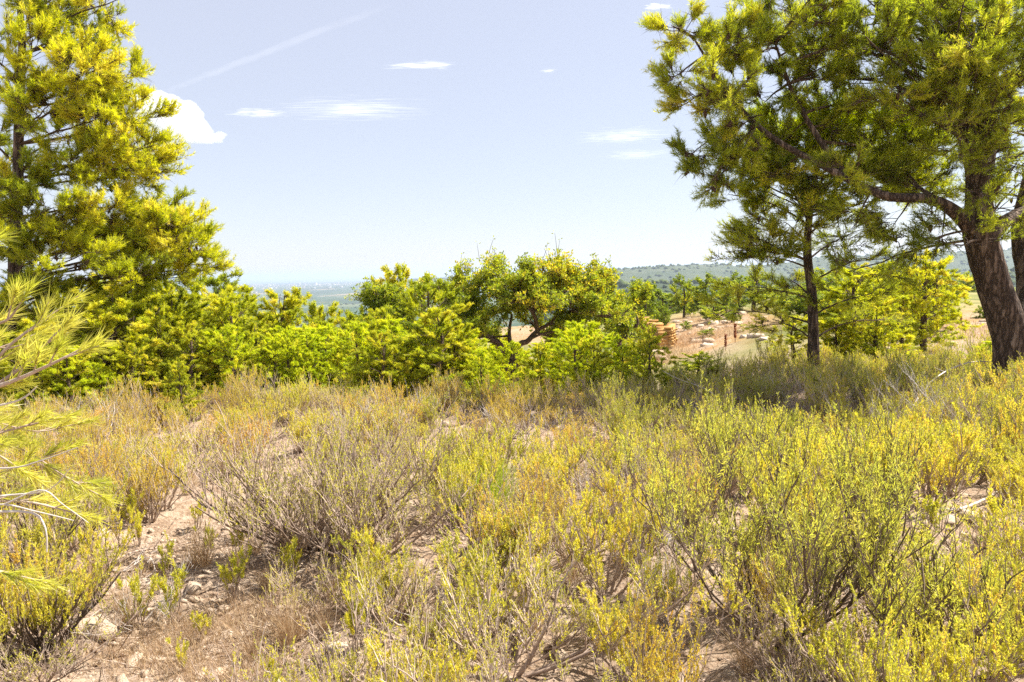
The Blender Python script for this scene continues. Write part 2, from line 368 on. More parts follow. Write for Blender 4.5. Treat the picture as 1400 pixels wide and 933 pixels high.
h2 = hill('far_hill', [(560, 382), (640, 379), (760, 378), (850, 378), (900, 374), (1000, 372), (1200, 366), (1500, 360)], 4300, 6800, -121, 9)
h3 = hill('foothill', [(740, 408), (800, 394), (840, 388), (880, 386), (930, 390), (1000, 386), (1100, 380), (1300, 372), (1500, 368)], 700, 1500, -100, 14)

# far woodland as one mass of small rounded crowns
def blob_template(r, n=9):
    V = []; 
    for k, (z, rr) in enumerate(((0, .75), (.45, 1), (.85, .6))):
        for i in range(5):
            a = i*2*math.pi/5+k*.5; V.append((rr*math.cos(a), rr*math.sin(a), z))
    V.append((0, 0, 1.1)); V = np.array(V)
    Fa = []
    for k in range(2):
        for i in range(5):
            a, b = k*5+i, k*5+(i+1) % 5; Fa += [(a, b, b+5), (a, b+5, a+5)]
    for i in range(5): Fa.append((10+i, 10+(i+1) % 5, 15))
    return V, np.array(Fa)
def wood(name, pts, size, label, mat, seed):
    r = np.random.default_rng(seed); V0, F0 = blob_template(r); n_ = len(pts)
    V = V0[None]*r.uniform(.75, 1.25, (n_, len(V0), 1))
    V = V*size[:, None, None]*np.array([1, 1, 1.0]) + pts[:, None]
    Fa = F0[None] + (np.arange(n_)*len(V0))[:, None, None]
    link(name, mesh(name, V.reshape(-1, 3), [Fa.reshape(-1, 3)], mat, np.repeat(r.uniform(-.15, .2, n_), len(F0))), kind='stuff', label=label, category='wood')
treem = flatmat('far_crowns', [(.2, (.035, .055, .02)), (.5, (.07, .10, .03)), (.8, (.12, .14, .045))], .05, .95, 0)
r = np.random.default_rng(21)
pts = []
for hh, kk, lo in ((h1, 1700, 0), (h3, 600, 0)):
    j = r.integers(0, hh.shape[0]//2+6, kk); i = r.integers(0, 219, kk)
    pts.append(hh[j, i] + r.normal(0, 6, (kk, 3))*[1, 1, 0] - [0, 0, 1])
pts = np.concatenate(pts)
wood('hillside_wood', pts, r.uniform(4, 9, len(pts)), 'dark scattered trees covering the hazy ridge on the right', treem, 22)
kk = 3000; yy = 900*np.exp(r.uniform(0, 2.4, kk)); xx = yy*r.uniform(-.55, .5, kk)
keep = (np.sin(xx*.004+1.3)*np.sin(yy*.0019+.5)+.5*np.sin(xx*.011+yy*.005)) > .25
xx, yy = xx[keep], yy[keep]
pts = np.stack([xx, yy, H(xx, yy)-1], -1)
wood('orchard_belt', pts, r.uniform(4, 9, len(pts)), 'dark belts of trees across the far coastal plain', treem, 23)

# far town: pale blocks scattered on the plain (a mass nobody could count)
whitem = flatmat('town_walls', [(.2, (.34, .28, .24)), (.5, (.50, .48, .44)), (.9, (.66, .64, .62))], .01, .8, 0)
r = np.random.default_rng(31); cl = []
for cx, cy, sx, sy, k in ((-3900, 10500, 1500, 700, 170), (-1900, 9800, 900, 500, 120), (-2600, 7600, 700, 160, 50), (-900, 11800, 1500, 500, 90), (300, 9000, 500, 250, 60), (-3000, 6000, 700, 120, 50), (900, 5200, 200, 60, 14)):
    cl.append(np.stack([r.normal(cx, sx, k), r.normal(cy, sy, k)], -1))
cl = np.concatenate(cl); k = len(cl)
sz = np.stack([r.uniform(10, 36, k), r.uniform(8, 18, k), r.choice([6, 7, 9, 12, 16, 24], k, p=[.3, .25, .2, .13, .08, .04])], -1)
ang = r.uniform(0, 3.1, k)
bx = np.array([(-1, -1, -.2), (1, -1, -.2), (1, 1, -.2), (-1, 1, -.2), (-1, -1, 1), (1, -1, 1), (1, 1, 1), (-1, 1, 1)], float)
V = bx[None]*sz[:, None]*[.5, .5, 1]
X = V[..., 0]*np.cos(ang)[:, None]-V[..., 1]*np.sin(ang)[:, None]; Y = V[..., 0]*np.sin(ang)[:, None]+V[..., 1]*np.cos(ang)[:, None]
V = np.stack([X+cl[:, :1], Y+cl[:, 1:], V[..., 2]+H(cl[:, 0], cl[:, 1])[:, None]], -1)
BF = np.array([(0, 1, 5, 4), (1, 2, 6, 5), (2, 3, 7, 6), (3, 0, 4, 7), (4, 5, 6, 7)])
Fa = BF[None]+(np.arange(k)*8)[:, None, None]
link('far_town', mesh('far_town', V.reshape(-1, 3), [Fa.reshape(-1, 4)], whitem, np.repeat(r.uniform(-.2, .2, k), 5)), kind='stuff', label='pale hazy town spread over the coastal plain', category='town')

# ------------------------------------------------------------------ PINES
SPREAD = (.2, 1.15)
def needles(g, tips, ax_, k, L, W, r, t0, spread=None, shoot=.1, kind='tri'):
    n_ = len(tips); T = np.repeat(tips, k, 0); A = np.repeat(ax_, k, 0)
    th = r.uniform(*(spread or SPREAD), n_*k)[:, None]
    D = nrm(A*np.cos(th) + perp(A, r)*np.sin(th))
    Pt = T - A*(r.uniform(0, 1, n_*k)[:, None]**.8)*shoot
    g.blades(Pt, D, L*r.uniform(.7, 1.15, n_*k), W, r, np.repeat(t0, k)+r.uniform(-.1, .1, n_*k), kind)
DENS = 2.5
def clump(start, centre, rad, ntuft, r, r0=.05, L=.09, W=.006, k=22, tint=.45, via=None, m=9, nsec=None, wood_only=False, sd=4, upw=.45, twl=.26):
    """one limb with its sprays; returns (wood Geo, leaf Geo, sample points)"""
    wg, lg = Geo(), Geo(); start, centre, rad = map(np.asarray, (start, centre, rad)); rad = rad*np.ones(3)
    mid = (start+centre)/2 + r.normal(0, .08, 3)*np.linalg.norm(centre-start) + [0, 0, .05] if via is None else np.asarray(via)
    end = centre + (centre-start)/max(np.linalg.norm(centre-start), .01)*rad*.35
    limb = bez(start[None], mid[None], end[None], m)
    limb = limb + r.normal(0, .018, limb.shape)*np.linalg.norm(end-start)*np.linspace(0, 1, m)[None, :, None]*.5
    wg.tubes(limb, r0*np.linspace(1, .22, m)[None]**.9, sd+2)
    ns = nsec or max(5, int(ntuft**.5*.55))
    t = r.uniform(.35, 1, ns); A, T = on(np.repeat(limb, ns, 0), t)
    u = rdir(r, ns); u[:, 2] = u[:, 2]*.8+.15
    E = centre + u*rad*r.uniform(.45, .95, ns)[:, None]
    B = (A+E)/2 + r.normal(0, .12, (ns, 3))*rad - [0, 0, .1]*rad
    sec = bez(A, B, E, 7) + np.cumsum(r.normal(0, .012, (ns, 7, 3)), 1)*rad.mean()
    wg.tubes(sec, (r0*.3*np.linspace(1, .25, 7))[None]*r.uniform(.6, 1.2, ns)[:, None], 3)
    nt_ = max(ns*4, int(ntuft*DENS)//3); si = r.integers(0, ns, nt_)
    A, T = on(sec[si], r.uniform(.25, 1, nt_)**.7)
    out = nrm((A-centre)/rad)
    D = nrm(T*.8 + out*.45 + rdir(r, nt_)*.75 + [0, 0, upw])
    ln = r.uniform(.5, 1.2, nt_)[:, None]*twl
    E = A + D*ln
    tw = bez(A, (A+E)/2 - [0, 0, .02], E, 4)
    wg.blades(tw[:, 0], nrm(tw[:, -1]-tw[:, 0]), np.linalg.norm(tw[:, -1]-tw[:, 0], axis=1), .014 if W < .011 else .017, r, None)
    if W < .0102:                       # fine bare twiglets inside the spray
        fb = nrm(tw[:, -1]-tw[:, 0]+rdir(r, len(tw))*.9); wg.blades(tw[:, 1], fb, r.uniform(.1, .3, len(tw)), .009, r, None)
    lg2 = lg
    q = []; q2 = []
    for s_, j in ((1., .1), (.72, .5), (.45, .6)):
        p_, d_ = on(tw, np.full(nt_, s_)); q.append(p_); q2.append(nrm(d_+rdir(r, nt_)*j+[0, 0, upw*.6]))
    q = np.concatenate(q); q2 = np.concatenate(q2)
    q[nt_:] += q2[nt_:]*.05
    base = tint + r.normal(0, .13, ns)[np.tile(si, 3)] + r.normal(0, .12, len(q))
    needles(lg, q, q2, k, L, W, r, np.clip(base, 0, .99))
    return wg, lg, A
def trunk(g, keys, radii, m, sides, r, lump=.06):
    pts = spline(keys, m); rad = np.interp(np.linspace(0, len(radii)-1, m), range(len(radii)), radii)
    a = np.arange(sides)[None]*2*math.pi/sides
    rr = rad[:, None]*(1+lump*np.sin(a*3+np.linspace(0, 5, m)[:, None])+lump*.6*np.sin(a*5-np.linspace(0, 9, m)[:, None])+r.normal(0, lump*.35, (m, sides)))
    g.tubes(pts[None], rr[None], sides)
    return pts
def cone_mesh():
    g = Geo(); V = []
    n_, m_ = 6, 6
    for j in range(m_):
        z = j/(m_-1); rr = .022*math.sin(min(.97, z*.9+.08)*math.pi)**.6*(1.0 if j % 2 else .82)*(1.15-z*.5)
        for i in range(n_): a_ = i*2*math.pi/n_+j*.5; V.append((rr*math.cos(a_), rr*math.sin(a_), -.07*z))
    Fa = [(j*n_+i, j*n_+(i+1) % n_, (j+1)*n_+(i+1) % n_, (j+1)*n_+i) for j in range(m_-1) for i in range(n_)]
    g.add(np.array(V), np.array(Fa)); return g.mesh('cone', M['cone'])
CONE = cone_mesh()
def cones(parent, pts, k, r, s=1.3):
    for i in r.choice(len(pts), min(k, len(pts)), False):
        c = link('cone', CONE, parent, pts[i]-np.array(parent.location)); c.rotation_euler = tuple(r.uniform(-.6, .6, 3)); c.scale = (s*r.uniform(.8, 1.3),)*3
RS = 1.42
def build_tree(root, org, specs, mat, barkm, r, ncone=0, names=('branch', 'needles'), **kw):
    allp = []
    for sp in specs:
        d = dict(kw); d.update(sp.get('kw', {}))
        wg, lg, A = clump(sp['s'], sp['c'], np.asarray(sp['r'])*RS, sp['n'], r, via=sp.get('via'), **d)
        for g in (wg, lg): g.V = [v-org for v in g.V]
        b_ = link(names[0], wg.mesh(names[0], barkm, True), root)
        link(names[1], lg.mesh(names[1], sp.get('mat', mat)), b_)
        allp.append(A)
    if ncone: cones(root, np.concatenate(allp), ncone, r)

# --- big pine on the right
r = np.random.default_rng(41)
D0 = 10.5
org = G(1388, D0); org[2] -= .1
t_ = thing('pine_tree', 'huge dark old pine with thick leaning trunk standing at the right edge', 'tree', org)
g = Geo()
K = [org-org, P(1384, 470, D0)-org, P(1360, 390, D0)-org, P(1342, 320, D0)-org, P(1336, 235, D0)-org, P(1312, 150, D0)-org, P(1300, 40, D0+.1)-org, P(1290, -120, D0+.2)-org]
main = trunk(g, K, [.34, .25, .215, .215, .14, .11, .085, .04], 44, 18, r)
link('trunk', g.mesh('trunk', M['bark'], True), t_)
g = Geo(); st2 = trunk(g, [P(1338, 262, D0)-org, P(1350, 190, D0+.2)-org, P(1352, 90, D0+.4)-org, P(1372, -60, D0+.6)-org], [.15, .12, .10, .05], 24, 12, r); link('stem', g.mesh('stem', M['bark'], True), t_)
g = Geo(); st3 = trunk(g, [P(1392, 480, D0+.1)-org, P(1408, 400, D0+.5)-org, P(1398, 310, D0+.8)-org, P(1420, 200, D0+1.1)-org, P(1450, 0, D0+1.2)-org], [.22, .17, .14, .11, .06], 26, 12, r); link('stem', g.mesh('stem', M['bark'], True), t_)
g = Geo(); tube = trunk(g, [P(1345, 330, D0)-org, P(1372, 305, D0+.2)-org, P(1402, 288, D0+.5)-org], [.13, .1, .08], 10, 8, r); link('limb', g.mesh('limb', M['bark'], True), t_)
g = Geo(); lim = trunk(g, [P(1338, 325, D0)-org, P(1308, 292, D0-.1)-org, P(1270, 272, D0-.2)-org, P(1210, 268, D0-.3)-org, P(1140, 235, D0)-org, P(1055, 188, D0+.2)-org, P(1005, 140, D0+.2)-org, P(975, 95, D0+.25)-org, P(950, 55, D0+.2)-org], [.13, .095, .07, .058, .048, .038, .03, .022, .012], 40, 10, r); link('limb', g.mesh('limb', M['bark'], True), t_)
g = Geo(); lim2 = trunk(g, [P(1160, 245, D0)-org, P(1120, 190, D0+.3)-org, P(1085, 130, D0+.5)-org, P(1060, 60, D0+.5)-org], [.05, .04, .03, .015], 20, 8, r); link('limb', g.mesh('limb', M['bark'], True), t_)
def W_(p): return p + org
L2 = np.concatenate([W_(lim), W_(lim2)])
def near_on(pts, q): return pts[np.argmin(np.linalg.norm(pts-q, axis=1))]
sp = []
def add(px, py, dd, rx, ry, n, src=None, mat=None, via=None, **kw):
    c = P(px, py, D0+dd); s = D0/F
    src_ = W_(main) if src is None else src
    st = near_on(src_, (c*.55 + src_[len(src_)//2]*.45)) if src is None else near_on(src_, c)
    kw.setdefault('k', 8 if (px > 1120 and py > 100) else 12)
    e = dict(s=st, c=c, r=np.array([rx*s, max(rx, ry)*s*.9, ry*s]), n=n, kw=kw)
    if mat: e['mat'] = M[mat]
    if via is not None: e['via'] = via
    sp.append(e)
# far left plume
tip = P(1050, 185, D0+.2)
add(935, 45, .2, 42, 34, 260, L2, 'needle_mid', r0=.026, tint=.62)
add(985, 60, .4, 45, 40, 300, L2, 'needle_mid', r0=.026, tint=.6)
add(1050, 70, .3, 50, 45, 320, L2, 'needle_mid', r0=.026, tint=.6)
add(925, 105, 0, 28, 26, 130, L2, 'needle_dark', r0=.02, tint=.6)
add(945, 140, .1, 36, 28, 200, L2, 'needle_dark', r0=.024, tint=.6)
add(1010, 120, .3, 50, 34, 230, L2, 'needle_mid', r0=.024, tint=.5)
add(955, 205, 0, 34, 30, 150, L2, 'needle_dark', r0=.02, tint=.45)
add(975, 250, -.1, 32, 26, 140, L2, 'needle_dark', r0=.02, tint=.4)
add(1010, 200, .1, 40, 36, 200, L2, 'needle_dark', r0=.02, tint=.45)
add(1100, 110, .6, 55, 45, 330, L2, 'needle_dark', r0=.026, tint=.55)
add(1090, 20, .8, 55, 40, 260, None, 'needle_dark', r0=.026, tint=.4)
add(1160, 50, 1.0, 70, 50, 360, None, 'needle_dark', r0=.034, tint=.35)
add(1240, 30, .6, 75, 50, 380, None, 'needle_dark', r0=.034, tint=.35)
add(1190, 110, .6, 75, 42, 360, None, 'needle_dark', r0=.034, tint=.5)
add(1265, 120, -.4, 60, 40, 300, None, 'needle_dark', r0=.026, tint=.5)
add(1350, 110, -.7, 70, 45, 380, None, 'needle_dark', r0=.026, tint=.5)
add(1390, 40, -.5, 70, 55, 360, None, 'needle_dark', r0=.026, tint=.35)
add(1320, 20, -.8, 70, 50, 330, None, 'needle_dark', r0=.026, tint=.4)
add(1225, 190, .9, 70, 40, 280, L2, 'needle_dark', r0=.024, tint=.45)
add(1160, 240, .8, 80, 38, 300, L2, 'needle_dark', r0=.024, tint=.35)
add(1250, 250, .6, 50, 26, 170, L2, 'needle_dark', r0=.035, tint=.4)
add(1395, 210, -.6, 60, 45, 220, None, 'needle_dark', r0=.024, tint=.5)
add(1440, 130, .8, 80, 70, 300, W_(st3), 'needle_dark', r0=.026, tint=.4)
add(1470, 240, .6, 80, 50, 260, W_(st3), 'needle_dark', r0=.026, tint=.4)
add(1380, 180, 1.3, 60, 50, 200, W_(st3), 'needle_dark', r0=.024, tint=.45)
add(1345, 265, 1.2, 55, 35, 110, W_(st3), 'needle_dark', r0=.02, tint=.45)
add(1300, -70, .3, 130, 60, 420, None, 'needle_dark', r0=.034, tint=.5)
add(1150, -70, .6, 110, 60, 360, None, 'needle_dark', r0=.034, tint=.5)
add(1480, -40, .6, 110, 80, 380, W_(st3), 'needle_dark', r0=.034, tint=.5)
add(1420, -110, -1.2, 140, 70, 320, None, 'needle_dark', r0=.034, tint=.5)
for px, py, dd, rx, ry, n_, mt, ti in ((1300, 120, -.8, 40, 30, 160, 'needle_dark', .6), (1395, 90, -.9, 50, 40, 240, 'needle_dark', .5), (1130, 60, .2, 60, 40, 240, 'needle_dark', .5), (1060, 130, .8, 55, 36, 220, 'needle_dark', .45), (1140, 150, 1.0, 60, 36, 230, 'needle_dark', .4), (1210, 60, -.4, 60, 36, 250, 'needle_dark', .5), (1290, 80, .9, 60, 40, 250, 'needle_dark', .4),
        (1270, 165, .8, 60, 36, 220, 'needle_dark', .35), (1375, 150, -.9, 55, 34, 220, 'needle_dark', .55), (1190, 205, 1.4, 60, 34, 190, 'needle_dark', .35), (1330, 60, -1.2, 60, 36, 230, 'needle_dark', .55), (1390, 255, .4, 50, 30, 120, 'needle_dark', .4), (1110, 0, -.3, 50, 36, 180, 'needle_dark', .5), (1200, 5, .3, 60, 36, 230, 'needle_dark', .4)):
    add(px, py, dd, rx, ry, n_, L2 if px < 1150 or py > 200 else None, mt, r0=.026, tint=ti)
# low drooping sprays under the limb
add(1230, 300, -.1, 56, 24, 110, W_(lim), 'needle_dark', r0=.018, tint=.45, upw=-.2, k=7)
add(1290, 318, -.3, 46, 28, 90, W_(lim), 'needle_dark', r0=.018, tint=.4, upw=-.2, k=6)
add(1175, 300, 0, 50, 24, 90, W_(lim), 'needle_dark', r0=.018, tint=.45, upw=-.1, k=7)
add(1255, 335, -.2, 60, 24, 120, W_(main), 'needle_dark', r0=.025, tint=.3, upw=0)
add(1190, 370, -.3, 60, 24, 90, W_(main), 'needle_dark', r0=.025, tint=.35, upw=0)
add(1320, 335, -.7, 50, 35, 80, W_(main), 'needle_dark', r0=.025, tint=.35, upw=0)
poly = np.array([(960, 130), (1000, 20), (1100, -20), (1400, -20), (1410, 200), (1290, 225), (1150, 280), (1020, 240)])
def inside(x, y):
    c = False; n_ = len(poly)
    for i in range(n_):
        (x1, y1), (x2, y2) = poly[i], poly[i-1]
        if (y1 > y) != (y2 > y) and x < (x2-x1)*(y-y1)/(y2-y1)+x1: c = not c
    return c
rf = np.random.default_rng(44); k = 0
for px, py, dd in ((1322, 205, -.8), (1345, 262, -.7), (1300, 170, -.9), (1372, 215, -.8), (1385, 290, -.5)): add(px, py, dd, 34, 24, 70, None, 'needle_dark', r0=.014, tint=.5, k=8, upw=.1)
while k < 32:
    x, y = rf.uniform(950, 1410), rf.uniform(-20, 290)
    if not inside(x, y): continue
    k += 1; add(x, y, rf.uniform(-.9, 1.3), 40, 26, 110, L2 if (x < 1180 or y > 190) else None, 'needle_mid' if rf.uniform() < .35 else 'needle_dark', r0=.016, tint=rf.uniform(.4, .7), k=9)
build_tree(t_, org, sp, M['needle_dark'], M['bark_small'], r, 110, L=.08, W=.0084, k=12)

# --- smaller pine in front of it
r = np.random.default_rng(42)
D1 = 12.6
org = G(1112, D1)
t_ = thing('pine_tree', 'slender pine with straight thin dark trunk standing left of the huge old pine', 'tree', org)
g = Geo(); main = trunk(g, [org-org-[0, 0, .05], P(1112, 460, D1)-org, P(1110, 400, D1)-org, P(1104, 340, D1)-org, P(1110, 270, D1)-org, P(1125, 190, D1)-org, P(1140, 150, D1)-org], [.12, .09, .08, .068, .05, .03, .012], 34, 12, r)
link('trunk', g.mesh('trunk', M['bark'], True), t_)
sp = []; WM = W_(main)
def add1(px, py, dd, rx, ry, n, mat='needle_mid', **kw):
    c = P(px, py, D1+dd); s = D1/F; st = near_on(WM, c-[0, 0, .35])
    kw.setdefault('k', 14 if mat == 'needle_young_lit' else (7 if py > 255 else 10))
    sp.append(dict(s=st, c=c, r=np.array([rx*s, rx*s*.85, ry*s]), n=n, mat=M[mat], kw=kw))
add1(1190, 165, -.6, 62, 24, 520, 'needle_young_lit', tint=.4)  # top plume clumps: sunlit brightness is put into their lime needle colour
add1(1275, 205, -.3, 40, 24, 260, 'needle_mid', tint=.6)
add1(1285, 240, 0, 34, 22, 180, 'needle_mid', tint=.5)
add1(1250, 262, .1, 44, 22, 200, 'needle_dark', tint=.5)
add1(1145, 160, -.9, 50, 20, 360, 'needle_young_lit', tint=.4)
add1(1255, 175, -.8, 44, 22, 320, 'needle_young_lit', tint=.4)
add1(1060, 190, -.9, 46, 24, 320, 'needle_young_lit', tint=.4)
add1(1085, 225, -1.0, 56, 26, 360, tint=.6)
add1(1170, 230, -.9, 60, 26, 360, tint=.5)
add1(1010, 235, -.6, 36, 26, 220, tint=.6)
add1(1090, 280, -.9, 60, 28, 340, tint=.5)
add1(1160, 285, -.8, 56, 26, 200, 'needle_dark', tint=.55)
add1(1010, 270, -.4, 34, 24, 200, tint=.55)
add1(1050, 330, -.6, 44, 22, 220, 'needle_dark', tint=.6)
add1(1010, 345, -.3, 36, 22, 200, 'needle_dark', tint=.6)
add1(1095, 175, -.7, 55, 26, 380, 'needle_young_lit', tint=.4)
add1(1250, 190, -.5, 46, 28, 300, 'needle_young_lit', tint=.4)
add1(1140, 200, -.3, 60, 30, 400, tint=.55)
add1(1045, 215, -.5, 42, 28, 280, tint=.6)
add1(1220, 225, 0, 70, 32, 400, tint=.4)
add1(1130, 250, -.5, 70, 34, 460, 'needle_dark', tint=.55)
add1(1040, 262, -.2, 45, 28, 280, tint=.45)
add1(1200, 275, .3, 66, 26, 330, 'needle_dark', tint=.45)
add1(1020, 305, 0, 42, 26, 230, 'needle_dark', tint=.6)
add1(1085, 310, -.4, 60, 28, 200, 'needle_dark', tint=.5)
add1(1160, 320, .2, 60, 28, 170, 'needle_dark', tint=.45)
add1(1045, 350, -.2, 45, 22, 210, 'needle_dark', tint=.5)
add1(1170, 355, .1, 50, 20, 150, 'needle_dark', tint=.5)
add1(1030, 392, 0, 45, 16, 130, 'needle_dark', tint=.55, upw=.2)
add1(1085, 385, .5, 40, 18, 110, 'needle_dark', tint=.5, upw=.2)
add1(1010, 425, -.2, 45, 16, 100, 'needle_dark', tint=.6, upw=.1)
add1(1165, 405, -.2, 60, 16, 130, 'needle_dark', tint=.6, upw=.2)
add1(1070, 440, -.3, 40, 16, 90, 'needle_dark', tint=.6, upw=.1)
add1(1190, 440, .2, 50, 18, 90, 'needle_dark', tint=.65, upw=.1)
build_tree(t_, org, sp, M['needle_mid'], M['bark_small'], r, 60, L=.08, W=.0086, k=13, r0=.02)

# --- tall pine on the left
r = np.random.default_rng(43)
D2 = 12.5
org = G(22, D2); 
t_ = thing('pine_tree', 'tall bright yellow-green pine at the left edge, white cloud beside its crown', 'tree', org)
g = Geo(); main = trunk(g, [org-org-[0, 0, .1], P(22, 440, D2)-org, P(20, 350, D2)-org, P(24, 250, D2)-org, P(26, 160, D2)-org, P(30, 60, D2)-org, P(24, -40, D2)-org, P(20, -160, D2)-org], [.15, .125, .1, .085, .07, .055, .04, .02], 40, 12, r)
link('trunk', g.mesh('trunk', M['bark'], True), t_)
sp = []; WM = W_(main)
def add2(px, py, dd, rx, ry, n, mat='needle_lit', **kw):
    c = P(px, py, D2+dd); s = D2/F; st = near_on(WM, c-[0, 0, .5])
    sp.append(dict(s=st, c=c, r=np.array([rx*s, rx*s*.85, ry*s]), n=n, mat=M[mat], kw=kw))
add2(150, 5, -.2, 32, 40, 260, tint=.55)
add2(110, 40, -.3, 50, 40, 380, tint=.4)
add2(155, 55, .1, 26, 28, 170, tint=.4)
add2(70, 0, 0, 55, 40, 340, tint=.45)
add2(115, 95, -.9, 46, 30, 420, tint=.8)
add2(165, 115, -.4, 34, 26, 300, tint=.75)
add2(90, 130, -.6, 50, 30, 380, tint=.6)
add2(190, 160, -.3, 36, 26, 300, tint=.7)
add2(140, 160, -.7, 44, 28, 360, tint=.65)
add2(195, 200, -.2, 34, 24, 260, tint=.7)
add2(150, 205, -.4, 46, 26, 340, tint=.6)
add2(215, 238, -.1, 34, 24, 280, tint=.65)
add2(165, 245, .3, 46, 24, 260, tint=.4)
add2(80, 190, .6, 60, 30, 240, tint=.35)
add2(20, 110, -1, 44, 32, 320, tint=.6)
add2(-30, 60, 0, 60, 50, 320, tint=.4)
add2(-30, 180, -.4, 60, 50, 320, tint=.4)
add2(20, 230, .6, 60, 40, 200, tint=.3)
add2(190, 285, .1, 36, 16, 130, tint=.6)
add2(245, 318, -.2, 48, 26, 420, tint=.7)
add2(262, 312, .3, 40, 22, 260, tint=.65)
add2(225, 295, .2, 40, 20, 260, tint=.6)
add2(275, 362, .2, 30, 18, 200, tint=.6)
add2(180, 330, .4, 44, 26, 260, 'needle_mid', tint=.6)
add2(170, 125, .6, 36, 30, 200, tint=.5)
add2(205, 215, .6, 36, 26, 200, tint=.5)
add2(268, 345, -.1, 36, 26, 320, tint=.65)
add2(215, 345, .2, 44, 22, 300, tint=.55)
add2(240, 378, .2, 36, 18, 200, tint=.5)
add2(60, 290, -.9, 60, 28, 460, 'needle_mid', tint=.7)
add2(130, 285, -.7, 46, 24, 340, 'needle_mid', tint=.75)
add2(120, 325, -.5, 60, 26, 420, tint=.4)
add2(40, 340, -.7, 60, 30, 420, 'needle_mid', tint=.5)
add2(150, 350, .3, 60, 24, 260, tint=.3)
add2(90, 385, .5, 70, 30, 240, 'needle_dark', tint=.45)
add2(-30, 280, 0, 60, 40, 260, tint=.4)
add2(40, 60, -.9, 40, 34, 240, tint=.6)
add2(60, 150, -.9, 44, 32, 260, tint=.55)
add2(110, 220, -.6, 50, 28, 300, tint=.5)
add2(30, 250, -1.1, 44, 28, 260, 'needle_mid', tint=.7)
add2(10, 300, -1.1, 50, 30, 300, 'needle_mid', tint=.6)
add2(200, 315, -.4, 50, 22, 260, tint=.55)
add2(180, 380, -.5, 60, 22, 300, tint=.5)
add2(100, 350, -1.0, 60, 26, 320, tint=.55)
add2(20, 390, -1.1, 60, 30, 320, 'needle_mid', tint=.5)
add2(95, 425, -.8, 60, 26, 260, 'needle_lit', tint=.45)
add2(30, -60, 0, 90, 50, 380, tint=.5)
add2(110, -60, 0, 60, 40, 260, tint=.5)
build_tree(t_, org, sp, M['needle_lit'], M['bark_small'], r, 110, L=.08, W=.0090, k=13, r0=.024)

# --- lower pine skirts left: two bushy pines in front of the tall one
def bushy(px, base_d, py_top, width, label, mat, seed, tint=.6, ntot=1700, name='young_pine', group=None, k=16, W=.007, L=.085, lean=0, shape=.75, ncl=13):
    """a free-standing bushy pine: trunk and tiers of limbs filling a rounded cone"""
    r = np.random.default_rng(seed); org = G(px, base_d); top = P(px, py_top, base_d); hgt = top[2]-org[2]; wd = width*base_d/F/2
    t_ = thing(name, label, 'tree', org, group)
    g = Geo(); main = trunk(g, [(0, 0, -.05), (lean*.3, 0, hgt*.3), (r.normal(0, .05), 0, hgt*.65), (0, 0, hgt*.93)], [.02+.022*hgt, .016+.017*hgt, .03, .008], 16, 8, r)
    link('trunk', g.mesh('trunk', M['bark_small'], True), t_)
    sp = []
    for i in range(ncl):
        f = (i+.5)/ncl; z = hgt*(.06+.84*f); a_ = i*2.4+r.uniform(-.4, .4)
        prof = math.sin(min(1, (f*.72+.26))*math.pi)**shape
        rr = wd*prof*.62; c = np.array([math.cos(a_)*rr, math.sin(a_)*rr, z]); s_ = wd*(.36+.18*prof)*r.uniform(.85, 1.15)
        st = near_on(main, c*[0, 0, .8])
        sp.append(dict(s=st+org, c=c+org, r=np.array([s_, s_, min(s_, hgt*.17)]), n=int(ntot/ncl), kw=dict(tint=tint+r.uniform(-.18, .18))))
    sp.append(dict(s=main[-3]+org, c=org+[0, 0, hgt*.9], r=np.array([wd*.34, wd*.34, hgt*.09]), n=int(ntot/ncl*.8), kw=dict(tint=tint+.1)))
    build_tree(t_, org, sp, M[mat], M['bark_small'], r, 0, L=L, W=W, k=k, r0=.016, sd=2, twl=.13, upw=.55)
    return t_
YP = []
